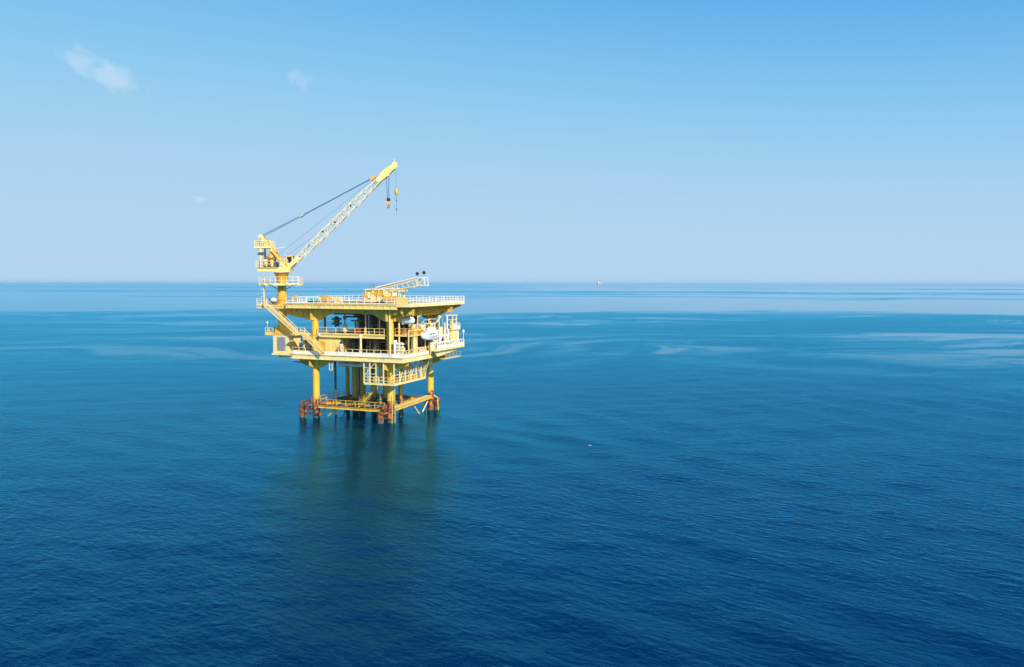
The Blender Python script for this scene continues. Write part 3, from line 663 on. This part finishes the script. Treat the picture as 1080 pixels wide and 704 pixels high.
# lifeboat
t = pthing('lifeboat', 'enclosed white lifeboat hanging at the right side of the platform', 'lifeboat', 13.1, -2.0, 15.25, R(90))
def hull():
    mb = MB(); secs = []
    for xx, hw, zb, zt, zk in ((-3.0,0.08,0.95,1.25,1.1),(-2.4,0.66,0.40,1.55,1.1),(-1.5,0.98,0.10,1.85,1.05),(-0.4,1.08,0.0,2.05,1.0),(0.9,1.05,0.05,2.30,1.0),(1.0,1.04,0.05,2.75,1.0),(2.0,0.92,0.2,2.70,1.0),(2.6,0.7,0.35,1.95,1.0)):
        secs += [(xx,0,zb),(xx,hw*0.6,zb+0.16),(xx,hw,zk),(xx,hw*0.98,zk+0.14),(xx,hw*0.72,zt-0.12),(xx,hw*0.4,zt),(xx,-hw*0.4,zt),(xx,-hw*0.72,zt-0.12),(xx,-hw*0.98,zk+0.14),(xx,-hw,zk),(xx,-hw*0.6,zb+0.16)]
    n = 11; m = 8
    mb.add(secs, [(k*n+i, k*n+(i+1) % n, (k+1)*n+(i+1) % n, (k+1)*n+i) for k in range(m-1) for i in range(n)] + [tuple(range(n)), tuple(range((m-1)*n, m*n))], False)
    return mb
t.scale = (0.9, 0.9, 0.86)
hu = hull().build('hull', 'clean', t)
MB().box((1.15,-0.66,2.1),(1.85,-0.6,2.5)).build('wheelhouse_window', 'glass', t)
for x in (-1.7,-0.2,2.1): MB().tube((x,-0.9,1.45),(x+0.6,-0.9,1.5),0.05,n=6).build('grab_rail', 'grey', t)
MB().box((-2.0,-0.25,1.75),(-0.9,0.25,2.0)).build('hatch', 'grey', t)
for x in (-0.9,0.4): MB().box((x-0.32,-1.10,1.28),(x+0.32,-0.90,1.56)).build('window', 'glass', t)
for x in (-2.0,2.0): MB().beam((x,0,2.0),(x,0,3.4),0.12).beam((x,0,3.35),(x,1.9,3.6),0.2).beam((x,1.9,-1.9),(x,1.9,3.6),0.22).build('davit', 'white', t)
MB().tube((-2.9,-0.1,1.05),(2.6,-0.6,1.05),0.06,n=6).build('fender_rope', 'grey', t)

# ---- top deck items
t = pthing('deck_lamp', 'round yellow disc on a thin pole beside the crane pedestal', 'lamp', -11.9, -9.3, ZM)
MB().tube((0,0,0),(0,0,1.0),0.06,n=8).build('pole', 'pale', t)
MB().tube((0,-0.1,1.15),(0,0.1,1.15),0.45,n=20).build('disc', 'gold', t)
t = pthing('tank_skid', 'turquoise plastic tank in a frame on the top deck', 'tank', -8.3, -8.6, ZM)
MB().lathe((-0.95,0,0.68),(0.95,0,0.68),[(0,0.40),(0.06,0.54),(0.33,0.56),(0.36,0.50),(0.63,0.50),(0.66,0.56),(0.94,0.54),(1,0.40)],14).build('tank', 'teal', t)
MB().box((-1.1,-0.5,0.03),(1.1,0.5,0.14)).build('skid', 'dark', t)
for x in (-0.95,0.0,0.95): MB().beam((x,-0.62,0.1),(x,-0.62,1.2),0.06).build('frame_post', 'dark', t)
t = pthing('deck_box', 'golden yellow steel locker with pale ends beside the turquoise tank', 'locker', -5.2, -8.7, ZM)
MB().box((-0.9,-0.6,0.12),(0.9,0.6,1.3)).build('body', 'gold', t); MB().box((-1.0,-0.7,1.3),(1.0,0.7,1.4)).build('lid', 'cream', t)
MB().box((-1.45,-0.6,0.1),(-0.92,0.6,1.35)).build('end_panel', 'pale', t)
for x in (-0.8,0.8): MB().box((x-0.1,-0.5,0),(x+0.1,0.5,0.12)).build('foot', 'dark', t)
for x, y, cmt, lb, sz in ((-2.4,-8.9,'cream','narrow cream cabinet at the top deck rail right of the yellow locker',(0.7,0.5,1.2)), (-9.9,-6.8,'white','white deck box left of the turquoise tank',(0.9,0.8,1.1)), (-11.0,-4.5,'pale','pale winch box behind the yellow disc lamp',(0.8,0.8,0.9))):
    t = pthing('deck_cabinet', lb, 'cabinet', x, y, ZM)
    MB().box((-sz[0],-sz[1],0.1),(sz[0],sz[1],sz[2])).build('body', cmt, t); MB().box((-sz[0]-0.06,-sz[1]-0.06,sz[2]),(sz[0]+0.06,sz[1]+0.06,sz[2]+0.07)).build('lid', 'white', t)
    MB().box((-sz[0]+0.05,-sz[1]+0.05,0),(sz[0]-0.05,sz[1]-0.05,0.1)).build('plinth', 'dark', t)
t = pthing('life_raft', 'rounded white raft canister at the head of the stairs by the crane', 'life raft', -17.2, -8.9, 21.78)
MB().capsule((-0.6,0,0.95),(0.6,0,0.95),0.42,14).build('canister', 'clean', t)
MB().box((-0.5,-0.35,0),(-0.35,0.35,0.7)).box((0.35,-0.35,0),(0.5,0.35,0.7)).build('cradle', 'brown', t)
# folded deck crane / gantry boom
t = pthing('deck_gantry', 'low cream lattice boom on a winch skid, raised right end carrying floodlights', 'gantry', 0, -4.0, ZM)
MB().box((0.6,-1.2,0.25),(9.2,1.2,0.6)).build('skid', 'cream', t)
MB().prism([(0.8,0.62),(5.2,0.62),(5.0,2.2),(3.4,2.9),(1.6,2.2)],'y',-1.0,1.0).build('winch_house', 'pale', t)
MB().box((3.2,-1.08,1.4),(5.0,-1.0,2.5)).build('panel', 'gold', t)
MB().box((1.2,-1.06,2.25),(2.7,0.9,2.75)).build('canopy', 'cream', t)
MB().tube((6.3,-1.0,1.6),(6.3,1.0,1.6),0.75,n=20).tube((6.3,-1.05,1.6),(6.3,-1.0,1.6),0.95,n=20).build('winch_drum', 'pale', t)
MB().box((5.4,-1.3,0.6),(8.6,-0.9,1.35)).build('gear_case', 'gold', t)
for x, z, sx, sz, mt in ((1.1,1.2,0.5,0.8,'gold'), (2.2,1.0,0.4,0.6,'white'), (2.9,1.9,0.25,0.9,'cream'), (5.3,1.5,0.2,0.9,'pale'), (7.6,1.4,0.5,0.7,'white'), (6.8,2.2,0.3,0.4,'cream')):
    MB().box((x-sx,-1.22,z),(x+sx,-1.09,z+sz)).build('panel', mt, t)
for x in (1.0,2.4,3.8,5.2,6.9,8.3): MB().beam((x,-1.3,0.3),(x+0.5,-1.3,2.6),0.1).build('frame_post', 'pale', t)
MB().beam((1.0,-1.35,2.65),(8.9,-1.35,2.9),0.12).build('frame_rail', 'white', t)
MB().tube((3.4,-0.9,3.0),(12.3,-0.9,4.9),0.13,n=8).build('guard_pipe', 'white', t)
MB().box((6.2,-0.7,2.2),(9.4,0.6,2.7)).build('boom_cradle', 'cream', t)
MB().tube((4.0,-1.3,0.1),(4.0,-0.9,0.1),0.28,n=12).tube((5.0,-1.3,0.35),(5.0,-0.9,0.35),0.4,n=14).build('wheel', 'black', t)
bm_ = MB()
for yy in (-0.7,0.7):
    bm_.beam((3.0,yy,1.9),(13.2,yy,3.5),0.16).beam((3.6,yy,2.9),(12.2,yy,4.5),0.14)
for xx, zz in ((3.05,1.92),(8.0,2.7),(13.1,3.47),(3.65,2.92),(12.1,4.46)): bm_.beam((xx,-0.75,zz),(xx,0.75,zz),0.12)
for xx, z1, z2 in ((3.6,2.0,2.9),(12.1,3.33,4.48)): bm_.beam((xx,-0.7,z1),(xx,-0.7,z2),0.12)
bo = bm_.build('boom', 'pale', t)
for i in range(8):
    a = i/8; b = (i+1)/8
    lo = lambda f: Vector((3.4+9.4*f, -0.7, 1.96+1.48*f)); hi = lambda f: Vector((3.7+8.4*f, -0.7, 2.92+1.56*f))
    if i < 4: MB().beam(lo(a),hi(b),0.1).build('brace','pale',bo)
    MB().beam(lo(b),hi(b),0.1).build('brace','cream',bo)
ef = MB()
for yy in (-0.7,0.7): ef.beam((12.2,yy,3.2),(12.1,yy,4.75),0.14).beam((13.8,yy,3.4),(13.6,yy,5.0),0.14).beam((12.1,yy,4.75),(13.6,yy,4.95),0.12).beam((12.2,yy,3.25),(13.6,yy,4.9),0.09)
for p in ((12.1,4.75),(13.6,4.95),(13.8,3.4)): ef.beam((p[0],-0.7,p[1]),(p[0],0.7,p[1]),0.12)
ef.build('end_frame', 'white', t)
MB().tube((8.6,-0.4,0.6),(8.2,-0.4,2.4),0.12,n=8).tube((9.0,0.4,0.6),(8.6,0.4,2.4),0.12,n=8).build('prop', 'cream', t)
MB().tube((2.3,0,2.7),(2.3,0,3.5),0.06,n=6).tube((2.3,0,3.4),(2.3,0,3.8),0.14,n=8).build('beacon', 'red', t)
for x, z, lb in ((12.2,4.8,'dark floodlight, left of the pair atop the raised gantry end'), (13.6,5.0,'dark floodlight, right of the pair atop the raised gantry end')):
    f = pthing('floodlight', lb, 'floodlight', x, -4.6, ZM+z+0.06, 0, 'floodlights on the gantry')
    MB().tube((0,0,0),(0,0,0.35),0.06,n=8).build('stalk', 'grey', f)
    MB().lathe((-0.25,0.3,0.55),(0.12,-0.3,0.75),[(0,0.12),(0.3,0.22),(0.8,0.32),(1,0.34)],14).build('housing', 'black', f)

# ================================================================ CRANE
cx, cy, _ = W(-15.9,-8.0)
CR = thing('pedestal_crane', 'yellow pedestal crane with long pale lattice boom at the left end of the platform', 'crane', (cx, cy, 21.8), 0)
MB().tube((0,0,-0.3),(0,0,4.6),0.79,n=24).tube((0,0,-0.02),(0,0,0.22),1.15,n=24).tube((0,0,0.9),(0,0,2.1),0.95,n=24).build('pedestal', 'gold', CR)
MB().lathe((0,0,4.5),(0,0,6.3),[(0,0.80),(0.25,0.88),(0.92,1.40),(0.93,1.5),(1,1.5)],24).build('slew_cone', 'gold', CR)
rp = MB().tube((-0.1,0,3.78),(-0.1,0,3.98),2.5,n=24).box((-4.0,-1.3,3.78),(3.8,1.3,3.975)).build('ring_platform', 'pale', CR)
railing([(-4.0,-1.3,3.98),(-1.6,-2.2,3.98),(1.6,-2.2,3.98),(3.75,-1.3,3.98),(3.75,1.3,3.98),(1.6,2.2,3.98),(-1.6,2.2,3.98),(-4.0,1.3,3.98),(-4.0,-1.3,3.98)], 'pale', 1.45, 1.05, parent=CR, mid=(0.55,))
for a in (0.3, 1.9, 3.5, 5.1): MB().beam((0.7*math.cos(a),0.7*math.sin(a),2.9),(2.0*math.cos(a),2.0*math.sin(a),3.8),0.14).build('bracket', 'dark', CR)
ld = MB()
for y in (-0.3,0.3): ld.beam((-3.3,y-0.6,0),(-3.3,y-0.6,5.2),0.09)
for i in range(16): ld.beam((-3.3,-0.9,0.3+i*0.3),(-3.3,-0.3,0.3+i*0.3),0.05)
for i in range(5): ld.path([(-3.3,-0.95,1.6+i*0.7),(-3.9,-0.95,1.6+i*0.7),(-3.9,-0.25,1.6+i*0.7),(-3.3,-0.25,1.6+i*0.7)],0.035,6)
ld.build('ladder', 'pale', CR)
# turntable and machinery deck
MB().prism([(-4.3,6.55),(1.9,6.32),(2.0,7.0),(1.4,7.35),(-4.3,7.15)],'y',-1.4,1.4).build('turntable', 'cream', CR)
MB().box((-4.5,-1.6,7.16),(-0.2,1.6,7.30)).build('machinery_deck', 'gold', CR)
railing([(-4.45,-1.55,7.30),(-1.4,-1.55,7.30)], 'pale', 1.2, 1.0, parent=CR, toe=0)
railing([(-4.45,-1.55,7.30),(-4.45,1.55,7.30)], 'pale', 1.2, 1.0, parent=CR, toe=0)
for y in (-1.3,1.3): MB().beam((-3.55,y,7.3),(-3.55,y,11.1),0.32,0.32).build('mast_column', 'pale', CR)
MB().box((-3.2,-1.1,7.3),(-0.8,1.1,8.3)).build('engine_block', 'dark', CR)
MB().capsule((-2.9,-0.8,8.9),(-0.8,-0.8,8.9),0.5,14).build('winch_drum', 'brown', CR)
MB().lathe((-1.7,-0.4,8.3),(-1.7,-0.4,10.6),[(0,0.75),(0.45,0.85),(0.8,0.5),(1,0.2)],16).build('exhaust_hood', 'gold', CR)
MB().box((-2.9,-1.45,7.6),(-2.3,-1.2,8.8)).box((-1.7,-1.45,7.5),(-1.2,-1.2,8.7)).build('panel', 'cream', CR)
MB().box((-3.9,-1.5,9.6),(-2.6,-1.3,10.2)).build('control_box', 'dark', CR)
MB().tube((-4.5,-0.6,9.9),(-2.9,-0.6,9.7),0.13,n=8).build('exhaust_pipe', 'dark', CR)
# A-frame: two thick raking legs from the boom foot up to the apex
for y in (-1.15,1.15):
    MB().beam((1.25,y,7.0),(-3.7,y*0.55,13.3),0.42,0.62,up=(0,1,0)).build('a_frame_leg', 'cream' if y < 0 else 'gold', CR)
    MB().beam((-3.55,y,11.0),(-3.4,y*0.6,12.9),0.3).build('mast_head', 'pale', CR)
MB().tube((-3.75,-0.8,13.2),(-3.75,0.8,13.2),0.42,n=16).build('sheave', 'cream', CR)
MB().beam((-2.4,-0.9,11.6),(-0.2,-1.0,8.9),0.16).beam((-1.4,-1.25,10.4),(0.2,-1.3,8.4),0.35,0.3).build('hydraulic_ram', 'gold', CR)
MB().box((-4.8,-1.5,10.95),(-1.6,1.5,11.12)).build('upper_platform', 'cream', CR)
railing([(-1.65,-1.45,11.12),(-4.75,-1.45,11.12),(-4.75,1.45,11.12),(-1.65,1.45,11.12),(-1.65,-1.45,11.12)], 'pale', 1.3, 0.8, parent=CR, mid=(0.66,0.33))
# operator cab
cb = MB().prism([(0.5,7.38),(1.9,7.38),(2.1,8.2),(1.7,9.6),(0.5,9.6)],'y',1.5,2.7).build('cab', 'cream', CR)
MB().box((0.65,1.46,8.2),(1.6,1.5,9.4)).build('window', 'glass', cb)
MB().add([(2.13,1.6,8.25),(2.13,2.6,8.25),(1.79,2.6,9.45),(1.79,1.6,9.45),(2.10,1.6,8.25),(2.10,2.6,8.25),(1.76,2.6,9.45),(1.76,1.6,9.45)],[(0,1,2,3),(7,6,5,4),(0,4,5,1),(1,5,6,2),(2,6,7,3),(3,7,4,0)]).build('windscreen', 'glass', cb)
MB().box((0.3,1.4,9.6),(2.0,2.8,9.7)).build('roof', 'pale', cb)
MB().beam((-1.2,-0.6,10.9),(0.9,-0.6,11.2),0.25,0.1).build('jib_light', 'pale', CR)
railing([(0.2,-1.3,7.38),(1.6,-1.3,7.2)], 'pale', 1.6, 0.7, parent=CR, toe=0)
# boom
Bd = Vector((22.6-1.1, 0, 27.4-6.9)).normalized(); Bn = Vector((-Bd.z, 0, Bd.x)); B0 = Vector((1.1, 0, 6.9)); BL = 29.7
def bp_(s, k, j, hw, hh): return B0 + Bd*s + Bn*(k*hh) + Vector((0, j*hw, 0))
stn = [0.0, 3.2] + [3.2 + 22.0*i/15 for i in range(1, 16)] + [25.6]
def dim(s):
    if s < 7: f = s/7; return 0.75 - 0.03*f, 0.22 + 0.37*f
    if s > 21: f = (s-21)/4.6; return 0.72 - 0.25*f, 0.59 - 0.22*f
    return 0.72, 0.59
chord = MB()
for k in (-1, 1):
    for j in (-1, 1):
        for a, b in zip(stn, stn[1:]):
            chord.tube(bp_(a, k, j, *dim(a)), bp_(b, k, j, *dim(b)), 0.09, n=8)
for a in (stn[1], stn[9], stn[-1]):
    q = [bp_(a, k, j, *dim(a)) for k, j in ((-1,-1),(1,-1),(1,1),(-1,1))]
    for u, v in zip(q, q[1:] + q[:1]): chord.tube(u, v, 0.07, n=6)
boom = chord.build('boom', 'boom', CR)
bt = MB(); w_, h_ = dim(0.0); w2, h2 = dim(3.2)
for j in (-1, 1):
    bt.add([bp_(0,-1,j*0.98,w_,h_), bp_(3.4,-1,j*0.98,w2,h2), bp_(3.4,1,j*0.98,w2,h2), bp_(0,1,j*0.98,w_,h_),
            bp_(0,-1,j*0.86,w_,h_), bp_(3.4,-1,j*0.86,w2,h2), bp_(3.4,1,j*0.86,w2,h2), bp_(0,1,j*0.86,w_,h_)],
           [(0,1,2,3),(7,6,5,4),(0,4,5,1),(1,5,6,2),(2,6,7,3),(3,7,4,0)])
bt.build('foot_plate', 'cream', boom)
for i, (a, b) in enumerate(zip(stn[1:], stn[2:])):
    da, db = dim(a), dim(b); s_ = 1 if i % 2 else -1
    for j in (-1, 1):
        MB().tube(bp_(a, -s_, j, *da), bp_(b, s_, j, *db), 0.046, n=6).build('lacing_bar', 'boom', boom)
        MB().tube(bp_(b, -1, j, *db), bp_(b, 1, j, *db), 0.04, n=6).build('lacing_bar', 'boom', boom)
    for k in (-1, 1):
        MB().tube(bp_(a, k, -s_, *da), bp_(b, k, s_, *db), 0.046, n=6).build('lacing_bar', 'boom', boom)
for s_, k, mt in ((13.2,0.2,'brown'), (8.3,-0.5,'cream'), (6.3,0.8,'rust'), (10.2,0.9,'rust'), (17.6,0.6,'brown')):
    p = B0 + Bd*s_ + Bn*(k*0.6); MB().beam(p - Bd*0.2, p + Bd*0.2, 1.45, 0.16, up=tuple(Bn)).build('rope_guide', mt, boom)
hd = MB()
for j in (-0.45, 0.45):
    c = Vector((0, j, 0)); p = [B0+Bd*24.6-Bn*0.45, B0+Bd*26.6-Bn*0.62, B0+Bd*29.4+Bn*-0.55, B0+Bd*29.9+Bn*0.15, B0+Bd*29.0+Bn*0.35, B0+Bd*27.0+Bn*0.75, B0+Bd*24.6+Bn*0.5]
    vs = [q + c + Vector((0,-0.06,0)) for q in p] + [q + c + Vector((0,0.06,0)) for q in p]; n = 7
    hd.add(vs, [tuple(range(n)), tuple(range(2*n-1,n-1,-1))] + [(i,n+i,n+(i+1)%n,(i+1)%n) for i in range(n)])
hd.build('boom_head', 'cream', boom)
for s_, k, r in ((29.3,0.1,0.42), (27.0,-0.35,0.42), (26.2,0.35,0.36)):
    p = B0 + Bd*s_ + Bn*k; MB().tube(p + Vector((0,-0.36,0)), p + Vector((0,0.36,0)), r, n=16).build('sheave', 'pale', boom)
p = B0+Bd*29.6+Bn*0.3; MB().beam(p, p+Vector((-0.15,0,0.75)),0.1).build('tip_light', 'cream', boom)
p = B0 + Bd*24.4 + Bn*1.05; MB().beam(p - Bd*0.5, p + Bd*0.5, 0.9, 0.5, up=tuple(Bn)).beam(p-Bn*0.5, p+Bn*0.5, 0.4).build('pendant_anchor', 'gold', boom)
# ropes
apex = Vector((-3.7, 0, 13.35)); anch = B0 + Bd*24.4 + Bn*1.15; spr = apex.lerp(anch, 0.36) + Vector((0,0,-0.10))
for j in (-0.35, 0.35):
    c = Vector((0, j, 0))
    MB().tube(spr + c, anch + c, 0.055, n=8).build('pendant_rope', 'rope', CR)
    for k in (-0.22, 0.22): MB().tube(apex + c + Vector((k*0.6,0,k)), spr + c + Vector((0,0,k*0.35)), 0.032, n=6).build('luffing_rope', 'rope', CR)
MB().beam(spr + Vector((-0.3,0,-0.2)), spr + Vector((0.45,0,0.2)), 0.9, 0.28).build('spreader_block', 'grey', CR)
MB().tube((-1.2,0,9.2), B0+Bd*25.5+Bn*0.75, 0.022, n=6).build('hoist_rope', 'rope', CR)
MB().tube((-0.4,0.2,8.6), B0+Bd*9.5+Bn*0.8, 0.022, n=6).build('hoist_rope', 'rope', CR)
HB = pthing('hook_block', 'yellow hook block hanging on twin ropes under the crane boom head', 'hook block', 0, 0, 0); HB.location = (cx+21.0, cy, 41.0); HB.rotation_euler = (0,0,0)
for x in (-0.24,0.12): MB().tube((x*0.7,0,1.4),(x*1.5-0.05,0,7.1),0.06,n=6).build('fall_rope', 'rope', HB)
MB().box((-0.32,-0.2,0.9),(0.32,0.2,1.5)).build('cheek', 'black', HB)
MB().box((-0.36,-0.24,0.25),(0.36,0.24,0.9)).build('weight', 'gold', HB)
MB().path([(0,0,0.25),(0,0,0.0),(0.2,0,-0.2),(0.05,0,-0.42),(-0.2,0,-0.3),(-0.22,0,-0.12)],0.08,8).build('hook', 'dark', HB)
AB = pthing('hook_ball', 'small yellow hook ball on a single thin line at the boom tip', 'hook ball', 0, 0, 0); AB.location = (cx+22.55, cy, 43.0); AB.rotation_euler = (0,0,0)
MB().tube((0,0,1.4),(-0.1,0,6.2),0.025,n=6).build('line', 'rope', AB)
MB().lathe((0,0,0.0),(0,0,1.5),[(0,0.08),(0.2,0.3),(0.55,0.34),(0.85,0.18),(1,0.06)],14).build('ball', 'gold', AB)
MB().tube((0,0,0.05),(0,0,-3.9),0.022,n=6).lathe((0,0,-1.1),(0,0,-0.6),[(0,0.06),(0.5,0.13),(1,0.06)],8).lathe((0,0,-2.9),(0,0,-2.4),[(0,0.06),(0.5,0.13),(1,0.06)],8).build('tail_line', 'rope', AB)

# ================================================================ far rig, fleck, clouds
FR = thing('far_drilling_rig', 'tiny pale drilling rig far off on the horizon', 'oil platform', (870, 7960, 0), R(15)); FR.scale = (0.75, 0.75, 0.75)
for x in (-16,16):
    for y in (-14,14): MB().tube((x,y,-5),(x,y,22),2.2,n=10).build('leg', 'gold', FR)
MB().box((-24,-20,20),(24,20,28)).build('deck', 'pink', FR)
MB().box((-22,-14,28),(-6,14,40)).build('quarters', 'white', FR)
dk = MB()
for sx in (-1,1):
    for sy in (-1,1): dk.beam((10+sx*6,sy*6,28),(10+sx*1.5,sy*1.5,56),1.2)
for z, k in ((36,4.9),(44,3.8),(52,2.7)): dk.box((10-k,-k,z),(10+k,k,z+1))
dk.build('derrick', 'rust', FR)
FL = thing('floating_fleck', 'tiny pair of white flecks afloat on open water right of the platform', 'float', (12.42, 126.6, 0))
for x, r in ((0,0.075),(0.26,0.05)): MB().capsule((x-0.12,0,0.05),(x+0.16,0.02,0.1),r,12).build('float', 'grey', FL)

def cloud_mat(name, dens, sc, seed, thr):
    m, t, out = nodes(name)
    v = N(t, 'ShaderNodeVolumePrincipled'); v.inputs['Color'].default_value = (0.96,0.97,1,1); v.inputs['Anisotropy'].default_value = -0.45
    tc = N(t, 'ShaderNodeTexCoord'); O = tc.outputs['Object']
    ln = N(t, 'ShaderNodeVectorMath'); ln.operation = 'LENGTH'; L(t, O, ln.inputs[0])
    fall = math_(t, 'SUBTRACT', 1.0, ramp(t, ln.outputs['Value'], 0.1, 1.0))
    n = noise(t, O, sc, 6, 0.62, loc=(seed, seed*2, 0), mapscale=(1.4,1,1))
    d = math_(t, 'MULTIPLY', ramp(t, math_(t, 'ADD', n, math_(t, 'MULTIPLY', math_(t, 'SUBTRACT', fall, 1.0), 0.36)), thr, thr+0.3), dens)
    L(t, d, v.inputs['Density']); L(t, v.outputs[0], out.inputs['Volume'])
    return m
def cloud(px, py, dist, sx, sy, sz, tilt, dens, sc, seed, thr, label):
    f = 840.0; p = R(3.705); a = (px-540)/f; b = (352-py)/f
    d = Vector((a, math.cos(p)+b*math.sin(p), -math.sin(p)+b*math.cos(p)))*dist
    mb = MB(); n, k = 20, 12
    vs = [(math.cos(2*math.pi*i/n)*math.sin(math.pi*(j+0.5)/k), math.sin(2*math.pi*i/n)*math.sin(math.pi*(j+0.5)/k), math.cos(math.pi*(j+0.5)/k)) for j in range(k) for i in range(n)]
    mb.add(vs, [(j*n+i, j*n+(i+1)%n, (j+1)*n+(i+1)%n, (j+1)*n+i) for j in range(k-1) for i in range(n)] + [tuple(range(n)), tuple(range((k-1)*n, k*n))], True)
    o = mb.build('cloud', cloud_mat('cloud vapour', dens, sc, seed, thr), None)
    o.location = d + Vector((0,0,H)); o.scale = (sx, sy, sz); o.rotation_euler = (0, R(tilt), math.atan2(-a, 1)*1.0)
    tag(o, label, 'cloud')
cloud(108, 76, 5000, 430, 200, 190, 26, 0.0030, 2.2, 4.0, 0.30, 'thin wispy white cloud streaking down toward the right at upper left')
cloud(315, 84, 5000, 170, 120, 100, 10, 0.0022, 2.0, 9.0, 0.27, 'small faint round cloud puff above the crane')
cloud(211, 210, 6000, 110, 80, 55, 0, 0.0016, 1.8, 15.0, 0.26, 'barely visible tiny cloud low at left of the crane')

# ================================================================ sea haze
hm, ht_, hout = nodes('sea haze')
hv = N(ht_, 'ShaderNodeVolumePrincipled'); hv.inputs['Color'].default_value = (0.60, 0.82, 0.98, 1); hv.inputs['Density'].default_value = 1/26000
L(ht_, hv.outputs[0], hout.inputs['Volume'])
hz = MB().box((-60000,-60000,-3), (60000,60000,52)).build('haze', hm); hz['kind'] = 'stuff'
hz['label'] = 'thin bluish sea haze over the water'
